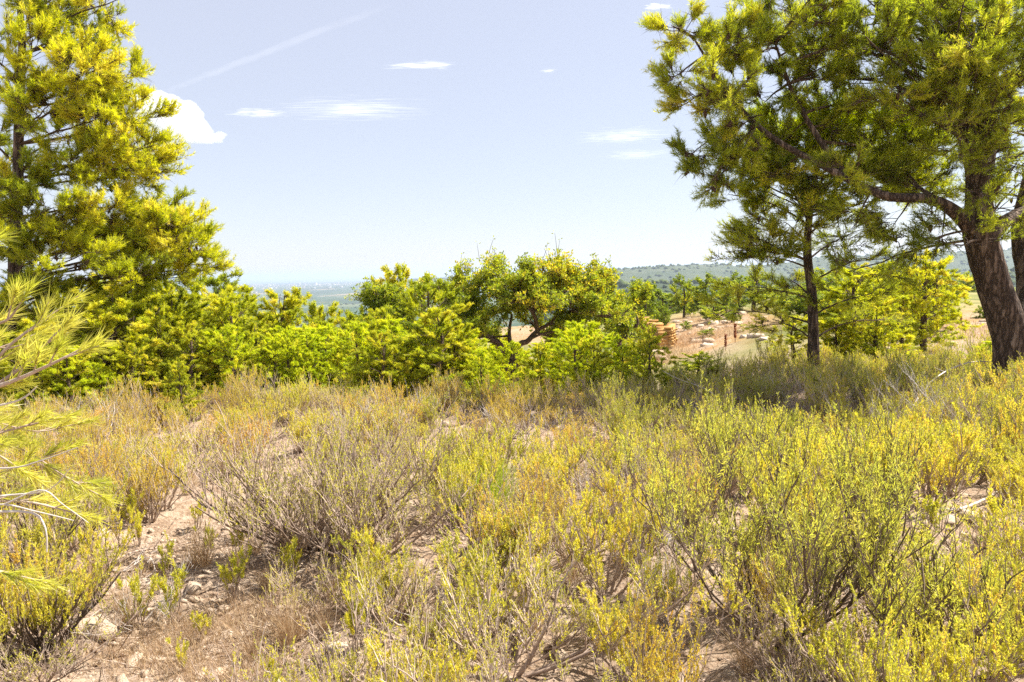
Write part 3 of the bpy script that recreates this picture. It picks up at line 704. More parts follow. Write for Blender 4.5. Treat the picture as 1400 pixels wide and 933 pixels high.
spec = [  # px, depth, top, width, label, mat, tint
 (165, 11.6, 388, 240, 'broad bright pine with sprawling low crown under the tall left pine', 'needle_lit', .5, 2200),
 (250, 12.8, 405, 150, 'yellow-green pine filling the gap right of the low sprawling pine', 'needle_lit', .45, 1500),
 (60, 10.6, 430, 170, 'low pine behind the near needle sprays at the left edge', 'needle_mid', .5, 1300),
 (272, 23, 396, 90, 'round-topped pine seen directly under the tip of the tall left pine', 'needle_mid', .35, 1100),
 (315, 24, 394, 46, 'small round-headed dark pine, first right of the tall left pine against the plain', 'needle_dark', .6, 700),
 (345, 25, 397, 50, 'small round-headed dark pine, second right of the tall left pine against the plain', 'needle_dark', .6, 700),
 (400, 22, 407, 60, 'pine top poking over the green thicket beside the two round heads', 'needle_mid', .5, 700),
 (365, 17, 425, 130, 'deep green pine with browned low branches in the left thicket', 'needle_mid', .4, 1700),
 (450, 18, 408, 130, 'tall lively green pine in the middle of the left thicket', 'needle_mid', .65, 1700),
 (505, 19, 414, 100, 'upright yellowish pine left of the round high-topped pine', 'needle_mid', .7, 1300),
 (548, 20.5, 356, 150, 'highest round-topped pine standing above the thicket against the sky', 'needle_mid', .5, 1900),
 (430, 12.6, 440, 130, 'bright yellow young pine in front of the dark thicket', 'needle_young_lit', .6, 1300),
 (600, 11.8, 418, 160, 'young pine with thin bare trunk showing, left of the multi-stemmed carob', 'needle_mid', .78, 1500),
 (545, 12.4, 458, 110, 'small bright green pine touching the thin-trunked pine on its left', 'needle_young_lit', .35, 1000),
 (800, 12.2, 436, 130, 'bright yellow young pine right of the carob stems', 'needle_young_lit', .55, 1500),
 (740, 12.0, 462, 70, 'low pale yellow pine in front of the carob stems', 'needle_young_lit', .6, 700),
 (850, 11.8, 470, 90, 'low yellow pine in front of the ruined wall', 'needle_young_lit', .55, 900),
 (955, 12.4, 478, 110, 'low bright yellow pine at the edge of the pine shadow below the clearing', 'needle_young_lit', .5, 1100),
 (880, 12.9, 484, 60, 'knee-high yellow pine at the near corner of the clearing', 'needle_young_lit', .5, 500),
 (1165, 17, 358, 190, 'pale sunlit pine seen behind the slender pine', 'needle_lit', .45, 1700),
 (1262, 20, 338, 150, 'pale feathery pine behind the low drooping sprays of the huge pine', 'needle_lit', .4, 1500),
 (1195, 15.5, 440, 60, 'small leaning pine with pale trunk between the two right-hand pines', 'needle_dark', .5, 500),
 (1085, 16.5, 430, 90, 'small pine bush behind the slender trunk', 'needle_mid', .6, 700),
 (1360, 13.5, 462, 110, 'low yellow pine bush behind the foot of the huge pine', 'needle_young_lit', .5, 800),
 (335, 13.4, 432, 130, 'rounded mid-green pine low in the left thicket, right of the sprawling one', 'needle_mid', .5, 1300),
 (480, 14.5, 425, 110, 'rounded deep green pine behind the bright yellow young pine', 'needle_mid', .5, 1300),
 (660, 10.4, 475, 60, 'knee-high young pine among the far scrub below the carob', 'needle_young_lit', .5, 400),
 (250, 9.8, 488, 70, 'knee-high young pine among the far scrub at the left', 'needle_lit', .5, 400),
 (690, 19, 452, 110, 'small pine filling the hollow behind the carob stems', 'needle_mid', .5, 900),
 (765, 13.6, 455, 90, 'yellow young pine directly right of the carob trunk', 'needle_young_lit', .5, 900),
 (640, 13.8, 448, 100, 'rounded young pine directly left of the carob trunk', 'needle_young_lit', .5, 900),
 (110, 13, 400, 190, 'broad rounded pine behind the low sprawling pine at the left', 'needle_lit', .5, 900),
 (215, 14.5, 392, 170, 'broad rounded pine below the right bulge of the tall left pine', 'needle_mid', .5, 900),
 (1240, 13.2, 478, 70, 'knee-high vivid green pine seedling between the slender pine and the huge pine', 'needle_young_lit', .3, 500),
]
DENS = 2.45; RS = 1.45; SPREAD = (.3, 1.5)
protos, PK = [], {}
for i, (mt, ti, sh, ncl) in enumerate((('needle_lit', .55, .6, 26), ('needle_mid', .6, .75, 26), ('needle_young_lit', .5, .6, 26), ('needle_mid', .4, .4, 26), ('needle_dark', .6, .4, 20), ('needle_young_lit', .3, .9, 18), ('needle_lit', .45, .5, 22))):
    protos.append(bushy(-900-i*80, 16, 430, 120, 'x', mt, 150+i, ti, 2600, name='young_pine', k=9, W=.0125, L=.066, shape=sh, ncl=ncl))
    PK.setdefault(mt, []).append(i)
used = set(); rs = np.random.default_rng(60)
def height_of(root):
    h_ = 0
    for ch in list(root.children) + [g_ for c_ in root.children for g_ in c_.children]:
        a_ = np.empty(len(ch.data.vertices)*3, np.float32); ch.data.vertices.foreach_get('co', a_); h_ = max(h_, float(a_[2::3].max()))
    return h_
def width_of(root):
    h_ = 0
    for g_ in [g_ for c_ in root.children for g_ in c_.children]:
        a_ = np.empty(len(g_.data.vertices)*3, np.float32); g_.data.vertices.foreach_get('co', a_); h_ = max(h_, float(np.percentile(np.abs(a_[0::3]), 98)))
    return h_
ph = [height_of(p) for p in protos]; pw = [width_of(p) for p in protos]
def put(j, q, rz, sc, lab, grp=None, name='young_pine'):
    if j not in used:
        o = protos[j]; o.location = tuple(float(v) for v in q); o.rotation_euler = (0, 0, rz); o.scale = sc; o['label'] = lab; used.add(j)
        if grp: o['group'] = grp
    else:
        o = copy_thing(protos[j], q, rz, sc, lab, grp)
        if not grp and 'group' in o: del o['group']
    o.name = name
for i, (px, d, top, wd_, lab, mt, ti, nn) in enumerate(spec):
    q = G(px, d); hh = P(px, top, d)[2]-q[2]; ww = wd_*d/F/2; js = PK[mt]; j = js[i % len(js)]
    put(j, q, rs.uniform(0, 6.28), (ww/pw[j], ww/pw[j], hh/ph[j]*1.0), lab, None, 'pine_tree' if hh > 2.2 else 'young_pine')
rows = [
 ((-80, 340), (10.2, 12.0), (2, 0, 5), (.8, 1.3), 12, 'knee-high yellow pine scattered along the far scrub edge at the left', 'knee-high pines at the left scrub edge'),
 ((340, 900), (11.0, 13.5), (2, 5, 0), (.8, 1.5), 16, 'knee-high yellow pine scattered before the thicket and the carob', 'knee-high pines before thicket and carob'),
 ((-60, 330), (12.5, 15), (0, 1, 6), (2.0, 2.9), 12, 'bushy pine in the bank of foliage under the tall left pine crown', 'bushy pines under the tall left crown'),  # px range, depth range, pick, height m, n, label, group
 ((-60, 330), (10.8, 12.6), (0, 6, 1, 2), (1.0, 1.9), 13, 'low yellow-green young pine in the bright row under the tall left pine', 'young pines under the tall left pine'),
 ((290, 700), (11.2, 13), (2, 1, 0, 5), (.7, 1.5), 17, 'low bright young pine in the row edging the scrub before the dip', 'young pines along the centre of the scrub edge'),
 ((300, 620), (14, 19), (1, 3, 4, 1, 3), (1.8, 3.0), 24, 'green pine packed into the thicket left of centre', 'pines packed in the left thicket'),
 ((-200, 300), (14, 24), (1, 0, 3), (2.6, 3.9), 20, 'shaded pine behind the tall left pine', 'pines behind the tall left pine'),
 ((600, 880), (22, 34), (3, 1), (1.6, 2.6), 8, 'small pine behind the carob crown', 'small pines behind the carob'),
 ((1120, 1290), (15, 30), (0, 1, 6), (1.2, 2.8), 14, 'sunlit pine on the slope behind the huge right pine', 'pines on the slope behind the huge pine'),
 ((150, 620), (26, 60), (3, 1), (2.4, 3.3), 20, 'far dark pine on the falling slope beyond the thicket', 'far pines on the falling slope'),
]
r = np.random.default_rng(61)
for (x0, x1), (d0, d1), pick, (h0, h1_), nn, lab, grp in rows:
    for k in range(nn):
        px = x0+(x1-x0)*(k+r.uniform(.1, .9))/nn; d = r.uniform(d0, d1); j = pick[r.integers(len(pick))]
        q = G(px, d); s_ = r.uniform(h0, h1_)/ph[j]; w2 = s_*r.uniform(1.0, 1.35)
        put(j, q, r.uniform(0, 6.28), (w2, w2, s_), lab, grp)

# ------------------------------------------------------------------ BROADLEAVED TREES (carob-like)
def leafy(lg, q, ax_, k, L, W, r, t0):
    n_ = len(q); A = np.repeat(ax_, k, 0); T = np.repeat(q, k, 0)
    th = r.uniform(.3, 1.5, n_*k)[:, None]; D = nrm(A*np.cos(th)+perp(A, r)*np.sin(th))
    lg.blades(T+D*r.uniform(0, .05, n_*k)[:, None], D, L*r.uniform(.6, 1.2, n_*k), W*r.uniform(.7, 1.2, n_*k), r, np.repeat(t0, k)+r.uniform(-.1, .1, n_*k), 'dia', .15)
def broad_tree(org, stems, lobes, label, mat, seed, cat='tree', name='carob_tree', k=9, L=.062, W=.032, spurs=0, group=None, barkm='bark_small'):
    r = np.random.default_rng(seed); t_ = thing(name, label, cat, org, group)
    S_ = []
    for keys, rad in stems:
        g = Geo(); p_ = trunk(g, [np.array(q)-org for q in keys], rad, 20, 8, r, .1); S_.append(p_); link('trunk' if not S_[:-1] else 'stem', g.mesh('trunk', M[barkm], True), t_)
    SP = np.concatenate(S_)
    for c, rr, nn, ti in lobes:
        c = np.array(c)-org; rr = np.array(rr)*np.ones(3)
        cand = SP[SP[:, 2] < c[2]+.1] if (SP[:, 2] < c[2]+.1).any() else SP
        st = near_on(cand, c)
        wg, lg = Geo(), Geo()
        limb = bez(st[None], ((st+c)/2+r.normal(0, .12, 3)*np.linalg.norm(c-st))[None], c[None], 8); wg.tubes(limb, .03*np.linspace(1, .4, 8)[None], 6)
        ns = 9; A, T = on(np.repeat(limb, ns, 0), r.uniform(.4, 1, ns)); u = rdir(r, ns); u[:, 2] += .3
        E = c+u*rr*.8; sec = bez(A, (A+E)/2+r.normal(0, .15, (ns, 3))*rr, E, 6); wg.tubes(sec, .018*np.linspace(1, .4, 6)[None]*np.ones((ns, 1)), 4)
        si = r.integers(0, ns, nn); A, T = on(sec[si], r.uniform(.2, 1, nn)); D = nrm(T*.4+nrm((A-c)/rr)*.5+rdir(r, nn)*.6+[0, 0, .6]); E = A+D*r.uniform(.1, .34, nn)[:, None]
        tw = bez(A, (A+E)/2, E, 3); wg.tubes(tw, np.array([[.006, .005, .003]])*np.ones((nn, 1)), 3)
        q = np.concatenate([E, (A+E)/2]); d2 = np.concatenate([D, nrm(D+rdir(r, nn))])
        leafy(lg, q, d2, k, L, W, r, np.clip(ti+r.normal(0, .18, len(q)), 0, .99))
        if spurs:
            kk = r.integers(0, nn, spurs); B_ = E[kk]; e2 = B_+nrm(np.array([0, 0, 1])+r.normal(0, .3, (spurs, 3)))*r.uniform(.15, .45, spurs)[:, None]
            tw = bez(B_, (B_+e2)/2+r.normal(0, .02, B_.shape), e2, 4); wg.tubes(tw, np.array([[.006, .005, .004, .003]])*np.ones((spurs, 1)), 3)
            qq = on(tw, np.full(spurs, .95))[0]; leafy(lg, qq, nrm(e2-B_), 3, L, W, r, np.full(spurs, ti))
        b_ = link('branch', wg.mesh('branch', M[barkm], True), t_); link('leaves', lg.mesh('leaves', M[mat]), b_)
    return t_
DC = 16.0
o_ = G(705, DC)
def C_(px, py, dd=0): return P(px, py, DC+dd)
stems = [([o_-[0, 0, .1], C_(706, 482), C_(722, 466, .1), C_(735, 452, .2), C_(756, 438, .2), C_(770, 410, .3)], [.1, .07, .058, .045, .035, .02]),
         ([o_-[.1, 0, .1], C_(690, 484, -.1), C_(668, 462, -.2), C_(650, 448, -.2), C_(632, 425, -.1)], [.09, .07, .06, .045, .025]),
         ([C_(735, 455, .2), C_(730, 430, 0), C_(718, 415, -.1), C_(722, 395, 0)], [.055, .045, .035, .02]),
         ([o_-[0, 0, .05], C_(698, 478, .2), C_(696, 455, .3), C_(700, 430, .4)], [.07, .055, .04, .025])]
lobes = []
for px, py, dd, rx, ry, nn, ti in ((625, 420, 0, 32, 26, 170, .45), (655, 400, .2, 38, 24, 200, .55), (700, 395, -.2, 40, 24, 200, .5), (745, 388, .1, 42, 24, 220, .55), (790, 392, 0, 38, 24, 200, .6),
        (825, 408, .2, 36, 22, 190, .6), (680, 425, .3, 40, 20, 150, .4), (640, 448, -.3, 34, 20, 130, .5), (735, 415, .6, 40, 22, 120, .4), (785, 425, -.2, 40, 18, 130, .45), (755, 372, .2, 24, 12, 80, .6), (640, 385, .3, 22, 12, 60, .6),
        (725, 440, .6, 26, 14, 60, .35), (838, 432, 0, 30, 16, 90, .45), (612, 450, .2, 30, 20, 130, .45), (800, 445, .2, 34, 16, 130, .45), (705, 410, -.5, 36, 20, 130, .5), (605, 405, .3, 26, 20, 120, .5), (765, 405, -.5, 34, 20, 140, .6), (670, 375, .2, 24, 12, 80, .6), (810, 385, .3, 26, 14, 90, .6), (655, 462, .9, 26, 14, 80, .4), (618, 470, .5, 24, 14, 80, .4), (765, 455, .7, 28, 14, 90, .45), (800, 465, .4, 26, 14, 80, .4), (725, 425, -.6, 26, 14, 80, .5)):
    s_ = DC/F; lobes.append((C_(px, py, dd), (rx*s_*1.15, rx*s_*1.15, ry*s_*1.2), int(nn*1.3), ti+.08))
broad_tree(o_, stems, lobes, 'spreading carob tree with several dark bare stems forking from the ground in the centre', 'leaf_carob', 71, spurs=7)
# upright bare twigs above it
DB = 16.4
o_ = G(850, 17)
s_ = 17/F
def Q_(px, py, dd=0): return P(px, py, 17+dd)
broad_tree(o_, [([o_, Q_(846, 470), Q_(838, 455), Q_(842, 425)], [.1, .08, .06, .03]), ([o_, Q_(862, 470), Q_(872, 440)], [.07, .06, .03])],
    [(Q_(px, py, dd), (rx*s_, rx*s_, ry*s_), nn, ti) for px, py, dd, rx, ry, nn, ti in ((822, 405, .2, 34, 20, 180, .65), (865, 420, 0, 30, 22, 180, .6), (845, 440, -.2, 34, 20, 160, .5), (856, 462, -.3, 24, 16, 130, .4), (815, 430, .3, 26, 20, 110, .45))],
    'small carob tree with dark stem just left of the ruined wall', 'leaf_carob', 72)
o_ = G(525, 17.5); s_ = 17.5/F
broad_tree(o_, [([o_, P(525, 470, 17.5), P(522, 420, 17.5)], [.1, .07, .03])],
    [(P(px, py, 17.5+dd), (rx*s_, rx*s_, ry*s_), nn, ti) for px, py, dd, rx, ry, nn, ti in ((525, 412, 0, 30, 18, 170, .45), (560, 410, .2, 30, 18, 170, .5), (545, 438, -.2, 34, 18, 170, .4), (515, 445, 0, 26, 20, 130, .3), (590, 408, .2, 22, 14, 110, .5), (535, 470, -.1, 26, 20, 110, .3), (500, 410, .2, 18, 14, 60, .5))],
    'dense dark-leaved bushy tree below the highest round pine', 'leaf_carob', 73, name='evergreen_tree')
FT = []
# trees beyond the clearing
for i, (px, d, top, wd_, lab, ti) in enumerate(((882, 48, 385, 46, 'dark round tree behind the ruined wall, set against the foothill', .3), (935, 62, 378, 40, 'left tree of the row at the back of the clearing', .4), (965, 60, 376, 44, 'middle tree of the row at the back of the clearing', .45),
        (992, 58, 375, 44, 'right tree of the row at the back of the clearing, touching the pine crown', .45), (1030, 52, 372, 60, 'tall tree half hidden by the slender pine foliage beyond the clearing', .5), (975, 46, 412, 44, 'low feathery bush on the upper rim of the clearing', .5), (908, 44, 414, 24, 'round vivid bush behind the ruined wall', .6))):
    o_ = G(px, d); tp = P(px, top, d); hh = tp[2]-o_[2]; wm = wd_*d/F/2; rr = np.random.default_rng(80+i)
    lb = []
    for k in range(7):
        a_ = k*2.4; f = k/6; c = o_+np.array([math.cos(a_)*wm*.55, math.sin(a_)*wm*.55, hh*(.16+.62*f)]); lb.append((c, (wm*.55, wm*.55, hh*.2), 90, ti+rr.uniform(-.1, .15)))
    if i < 2: FT.append((broad_tree(o_, [([o_, o_+[.05, 0, hh*.4], o_+[0, 0, hh*.75]], [.12, .09, .04])], lb, lab, 'leaf_carob', 90+i, name='evergreen_tree', L=.13, W=.07, k=6), hh, wm))
    else:
        t0_, h0_, w0_ = FT[i % 2]; c_ = copy_thing(t0_, o_, i*1.3, (wm/w0_, wm/w0_, hh/h0_), lab); c_.name = 'evergreen_tree' if wd_ > 30 else 'bush'

r = np.random.default_rng(67)
for px, py, hh in ((903, 440, .9), (925, 428, 1.3), (948, 424, 1.0), (970, 436, .8), (938, 452, .6), (895, 425, 1.6), (915, 415, 1.4), (985, 425, 1.0), (1000, 440, .7), (965, 462, .5), (1290, 440, .8), (1345, 436, .7), (1010, 425, 1.2)):
    q = GP(px, py)
    if q[1] > 120: continue
    t0_, h0_, w0_ = FT[int(px) % 2]; wm = hh*r.uniform(.6, .9)
    c_ = copy_thing(t0_, q-[0, 0, .1*hh], r.uniform(0, 6), (wm/w0_, wm/w0_, hh/h0_), 'low rounded bush growing on the ochre bank of the clearing' if px < 1100 else 'low bush on the bare bank behind the huge pine', 'bushes on the clearing bank' if px < 1100 else 'bushes on the right bank'); c_.name = 'bush'
r = np.random.default_rng(66)
for k in range(46):
    px = r.uniform(780, 1420); d = r.uniform(70, 150) if k < 30 else r.uniform(34, 60)
    if k >= 30: px = r.uniform(1060, 1290)
    o_ = G(px, d); t0_, h0_, w0_ = FT[k % 2]; hh = r.uniform(1.4, 3.0)*(1 if d > 60 else .7); wm = hh*r.uniform(.5, .9)
    c_ = copy_thing(t0_, o_, r.uniform(0, 6), (wm/w0_, wm/w0_, hh/h0_), 'round evergreen among the scattered trees on the slope beyond the clearing' if d > 60 else 'evergreen bush on the slope behind the slender pine', 'scattered trees beyond the clearing' if d > 60 else 'bushes behind the slender pine'); c_.name = 'evergreen_tree'

# ------------------------------------------------------------------ RUINED WALL AND ROCKS
def rock_mesh(seed, flat=.6, ang=.5):
    r = np.random.default_rng(seed); g = Geo()
    phi = (1+5**.5)/2
    V = nrm(np.array([(-1, phi, 0), (1, phi, 0), (-1, -phi, 0), (1, -phi, 0), (0, -1, phi), (0, 1, phi), (0, -1, -phi), (0, 1, -phi), (phi, 0, -1), (phi, 0, 1), (-phi, 0, -1), (-phi, 0, 1)], float))
    Fa = np.array([(0, 11, 5), (0, 5, 1), (0, 1, 7), (0, 7, 10), (0, 10, 11), (1, 5, 9), (5, 11, 4), (11, 10, 2), (10, 7, 6), (7, 1, 8), (3, 9, 4), (3, 4, 2), (3, 2, 6), (3, 6, 8), (3, 8, 9), (4, 9, 5), (2, 4, 11), (6, 2, 10), (8, 6, 7), (9, 8, 1)])
    V = np.sign(V)*np.abs(V)**(1-ang*.5)
    V = V*r.uniform(.72, 1.12, (12, 1))*[1, r.uniform(.65, .95), flat]
    return V, Fa
def subdiv_rock(seed, flat):
    V, Fa = rock_mesh(seed, flat, .9); r = np.random.default_rng(seed+1)
    V = list(map(tuple, V)); cache = {}; out = []
    def mid(a, b):
        k = (min(a, b), max(a, b))
        if k not in cache:
            p = (np.array(V[a])+np.array(V[b]))/2*r.uniform(.86, 1.04); V.append(tuple(p)); cache[k] = len(V)-1
        return cache[k]
    for a, b, c in Fa:
        x, y, z = mid(a, b), mid(b, c), mid(c, a); out += [(a, x, z), (b, y, x), (c, z, y), (x, y, z)]
    return np.array(V), np.array(out)
ROCK = [mesh('stone', *(lambda v: (v[0], [v[1]]))(subdiv_rock(200+i, f)), M['stone']) for i, f in enumerate((.5, .65, .4, .75, .55))]
def block_mesh(seed):
    r = np.random.default_rng(seed); V = (bx*[1, 1, 1]).copy(); V[:, 2] = np.where(V[:, 2] < 0, -1, 1); V = V*.5*r.uniform(.86, 1.06, (8, 3))
    Fb = np.concatenate([BF, [[3, 2, 1, 0]]]); return mesh('stone', V, [Fb], M['ruin_stone'])
BLK = [block_mesh(i) for i in range(6)]
def masonry(parent, org, a, b, h0, h1, th, seed, skip=None):
    """courses of stones between two foot points; top slopes from h0 to h1"""
    r = np.random.default_rng(seed); a = np.array(a); b = np.array(b); L_ = np.linalg.norm((b-a)[:2]); u = (b-a)/max(np.linalg.norm(b-a), .01); u[2] = 0; rz = math.atan2(u[1], u[0])
    nn_ = np.array([-u[1], u[0], 0])*th*.44; Vc = []           # rubble-and-mortar core of the wall
    for t in np.linspace(.02, .98, 9):
        c0 = a-org+(b-a)*t; hc = (h0+(h1-h0)*t)*.95+r.normal(0, .03)
        Vc += [c0-nn_-[0, 0, .2], c0+nn_-[0, 0, .2], c0+nn_+[0, 0, hc], c0-nn_+[0, 0, hc]]
    Fc = [(i*4+j, i*4+(j+1) % 4, i*4+4+(j+1) % 4, i*4+4+j) for i in range(8) for j in range(4)]+[(3, 2, 1, 0), (32, 33, 34, 35)]
    gc = Geo(); gc.add(np.array(Vc), np.array(Fc)); link('core', gc.mesh('core', M['ruin_stone']), parent)
    z = 0
    while z < max(h0, h1):
        ch = r.uniform(.09, .17); s_ = -r.uniform(0, .1)
        while s_ < L_:
            sl = r.uniform(.1, .24); hh = h0+(h1-h0)*(s_+sl/2)/L_
            if z+ch*.5 < hh+r.uniform(-.1, .1) and not (skip and skip(s_+sl/2, z)):
                o = link('stone', BLK[r.integers(6)], parent, a+u*(s_+sl/2)+[0, 0, z+ch/2+r.normal(0, .015)]-org+np.array([-u[1], u[0], 0])*r.normal(0, .03)); o.scale = (sl*.97, th*r.uniform(.97, 1.08), ch*1.0); o.rotation_euler = (r.normal(0, .04), r.normal(0, .04), rz+r.normal(0, .03))
            s_ += sl
        z += ch
DW = 40
q0 = GP(908, 480); DW = q0[1]
o_ = G(906, DW)
wl = thing('ruined_wall', 'ruined ochre stone wall corner with doorway gap standing at the left of the clearing', 'wall', o_)
s_ = DW/F
pA, pB, pC = G(882, DW+1.5), G(906, DW), G(918, DW+1.0)
masonry(wl, o_, pA, pB, 46*s_, 34*s_, .45, 301, lambda s, z: False)
masonry(wl, o_, pB+[.25, .1, 0], pC, 33*s_, 31*s_, .45, 302)
masonry(wl, o_, G(912, DW+.3)+[0, 0, 0], G(912, DW+3), 22*s_, 10*s_, .45, 303)
r = np.random.default_rng(305)
# fallen stones and pale rubble around the clearing
k = 0
for px, py, n_, sp_, sz_ in ((890, 490, 14, 14, .35), (945, 440, 16, 22, .4), (985, 438, 14, 26, .4), (960, 466, 10, 12, .35), (1000, 448, 10, 26, .3), (1330, 455, 12, 60, .25), (930, 455, 8, 20, .3), (1045, 460, 6, 20, .3)):
    for i in range(n_):
        q = GP(px+r.normal(0, sp_), py+r.normal(0, sp_*.3)); 
        if q[1] > 110: continue
        o = link('rock', ROCK[k % 5], None, q, category='rock', group='rubble stones of the clearing', label='pale limestone rubble block lying in the bare clearing'); k += 1
        ss = sz_*r.uniform(.5, 1.2); o.scale = (ss, ss, ss*.8); o.rotation_euler = (0, 0, r.uniform(0, 6))
        if px > 1200: o['group'] = 'stones on the bare bank'; o['label'] = 'pale stone on the bare bank behind the huge pine trunk'
# red-brown stalks
def stalk(px, py, h, lab):
    q = GP(px, py); g = Geo(); r = np.random.default_rng(int(px)); pts = np.array([[0, 0, 0], [.02, 0, h*.5], [.0, 0, h]])[None]; g.tubes(pts, np.array([[.012, .01, .008]]), 5)
    n_ = 160; z = r.uniform(.25, 1, n_)*h; a_ = r.uniform(0, 6.3, n_); D = nrm(np.stack([np.cos(a_), np.sin(a_), r.uniform(.2, 1, n_)], -1)); g.blades(np.stack([0*z, 0*z, z], -1), D, h*.11, .04, r, r.uniform(0, .3, n_), 'dia')
    link('dry_stalk', g.mesh('dry_stalk', M['needle_brown']), None, q, label=lab, category='plant')
stalk(1005, 470, .75, 'red-brown dry flower stalk standing in the middle of the clearing')
stalk(992, 480, .6, 'shorter red-brown dry stalk at the near edge of the clearing')
stalk(1313, 452, .6, 'left of two reddish dry stalks on the bare bank behind the huge pine')
stalk(1320, 458, .5, 'right of two reddish dry stalks on the bare bank behind the huge pine')

# ------------------------------------------------------------------ SHRUBS
def shrub(name, label, cat, seed, h=.6, wd=.4, n1=16, n2=70, n3=260, nl=22, ll=.018, lw=.0035, lmat='leaf_rose', smat='twig_grey', tint=.45, leafy_from=.25, spread=.8, up=.8, r0=.008, bareness=0., fresh=0, org=(0, 0, 0), group=None, ang=(.35, .9)):
    r = np.random.default_rng(seed); t_ = thing(name, label, cat, org, group)
    wg, lg = Geo(), Geo()
    a_ = r.uniform(0, 2*math.pi, n1); rad = r.uniform(.05, 1, n1)**.6
    D = nrm(np.stack([np.cos(a_)*rad*spread*wd/h*1.3, np.sin(a_)*rad*spread*wd/h*1.3, np.ones(n1)*up], -1))
    A = np.stack([np.cos(a_), np.sin(a_), 0*a_], -1)*r.uniform(0, .05, n1)[:, None]*wd*2 - [0, 0, .03]
    ln = h*r.uniform(.5, .85, n1)[:, None]/np.maximum(D[:, 2:], .55)
    E = A+D*ln; E[:, :2] *= 1; B = A+D*ln*.5*[1.25, 1.25, .75]
    s1 = bez(A, B, E, 9) + np.cumsum(r.normal(0, .011, (n1, 9, 3)), 1)*h*1.6*np.linspace(0, 1, 9)[None, :, None]
    dk = -.25
    wg.tubes(s1, r0*np.linspace(1, .35, 9)[None]*r.uniform(.6, 1.3, n1)[:, None], 5, np.full(n1, dk))
    si = r.integers(0, n1, n2); A, T = on(s1[si], r.uniform(.2, 1, n2)); D = nrm(T*.5+rdir(r, n2)*.65*[1, 1, .6]+[0, 0, up*.75]); E = A+D*h*r.uniform(.18, .42, n2)[:, None]
    s2 = bez(A, (A+E)/2+r.normal(0, .03, E.shape)*h, E, 6) + np.cumsum(r.normal(0, .006, (n2, 6, 3)), 1)*h
    wg.tubes(s2, r0*.42*np.linspace(1, .45, 6)[None]*r.uniform(.7, 1.2, n2)[:, None], 4, r.uniform(-.15, .15, n2))
    si = r.integers(0, n2, n3); tt = r.uniform(.25, 1, n3); tt[:n2] = 1; si[:n2] = np.arange(n2)[:n3]
    A, T = on(s2[si], np.minimum(tt, .999)); D = nrm(T*.5+rdir(r, n3)*.5*[1, 1, .5]+[0, 0, up]); E = A+D*h*r.uniform(.12, .26, n3)[:, None]
    s3 = bez(A, (A+E)/2+r.normal(0, .012, E.shape)*h, E, 4)
    wg.tubes(s3, r0*.22*np.linspace(1, .5, 4)[None]*np.ones((n3, 1)), 3, r.uniform(-.05, .35, n3))
    lf = np.where(r.uniform(0, 1, n3) > bareness)[0]
    if len(lf):
        nlv = nl; idx = np.repeat(lf, nlv); t = r.uniform(leafy_from, 1, len(idx)); Pp, T = on(s3[idx], t)
        th = r.uniform(*ang, len(idx))[:, None]*(1.1-.35*t[:, None]); D = nrm(T*np.cos(th)+perp(T, r)*np.sin(th))
        ti = np.clip(tint + r.normal(0, .1, n2)[si][idx] + r.normal(0, .12, n3)[idx] + r.uniform(-.1, .1, len(idx)) + .1*(t-.5), 0, .99)
        lg.blades(Pp, D, ll*r.uniform(.6, 1.2, len(idx)), lw*r.uniform(.8, 1.2, len(idx)), r, ti, 'dia', .1)
    link('stems', wg.mesh('stems', M[smat]), t_)
    if len(lf): link('foliage', lg.mesh('foliage', M[lmat]), t_)
    return t_
# hero shrubs
def near_g(px, py):
    q = GP(px, py); q[2] = HZ(q[0], q[1]); return q
shrub('twiggy_shrub', 'large grey twiggy half-bare shrub fanning out over the bare soil left of centre', 'shrub', 401, h=.82, wd=.68, n1=46, n2=420, n3=1900, nl=16, ll=.019, lw=.0052, lmat='leaf_rose', smat='twig_grey', spread=1.15, up=.72, r0=.011, bareness=.45, org=near_g(432, 748))
shrub('twiggy_shrub', 'smaller dark-stemmed twiggy shrub on the right foot of the large grey one', 'shrub', 402, h=.6, wd=.42, n1=18, n2=120, n3=520, nl=14, ll=.018, lmat='leaf_rose', smat='twig_grey', spread=1.1, up=.7, r0=.009, bareness=.35, org=near_g(502, 770))
shrub('rosemary_shrub', 'big airy fresh-green shrub with dark stems, largest in the right foreground', 'shrub', 403, h=.92, wd=.56, n1=16, n2=170, n3=800, nl=26, ll=.028, lw=.0034, lmat='leaf_fresh', smat='twig_dark', tint=.5, spread=1.1, up=.8, r0=.009, bareness=.12, org=near_g(1055, 880), ang=(.5, 1.15))
shrub('rosemary_shrub', 'open yellow-leaved shrub with forked dark trunk behind the big fresh-green one', 'shrub', 404, h=.8, wd=.55, n1=11, n2=110, n3=480, nl=20, ll=.03, lw=.0034, lmat='leaf_fresh', smat='twig_dark', tint=.55, spread=1.2, up=.7, r0=.014, bareness=.1, org=near_g(1165, 762), ang=(.5, 1.15))
shrub('rosemary_shrub', 'yellow-green shrub with curved stems cut off by the bottom edge at the right', 'shrub', 405, h=.62, wd=.42, n1=12, n2=90, n3=380, nl=22, ll=.028, lw=.0034, lmat='leaf_fresh', smat='twig_dark', tint=.6, spread=1.1, up=.8, r0=.012, bareness=.1, org=near_g(1290, 925), ang=(.5, 1.1))
shrub('rosemary_shrub', 'yellow rosemary shrub in the bottom left corner', 'shrub', 406, h=.55, wd=.42, n1=14, n2=90, n3=360, nl=26, ll=.024, lw=.0045, lmat='leaf_rose', smat='twig_dark', tint=.45, spread=1.0, up=.8, r0=.01, org=near_g(30, 900))
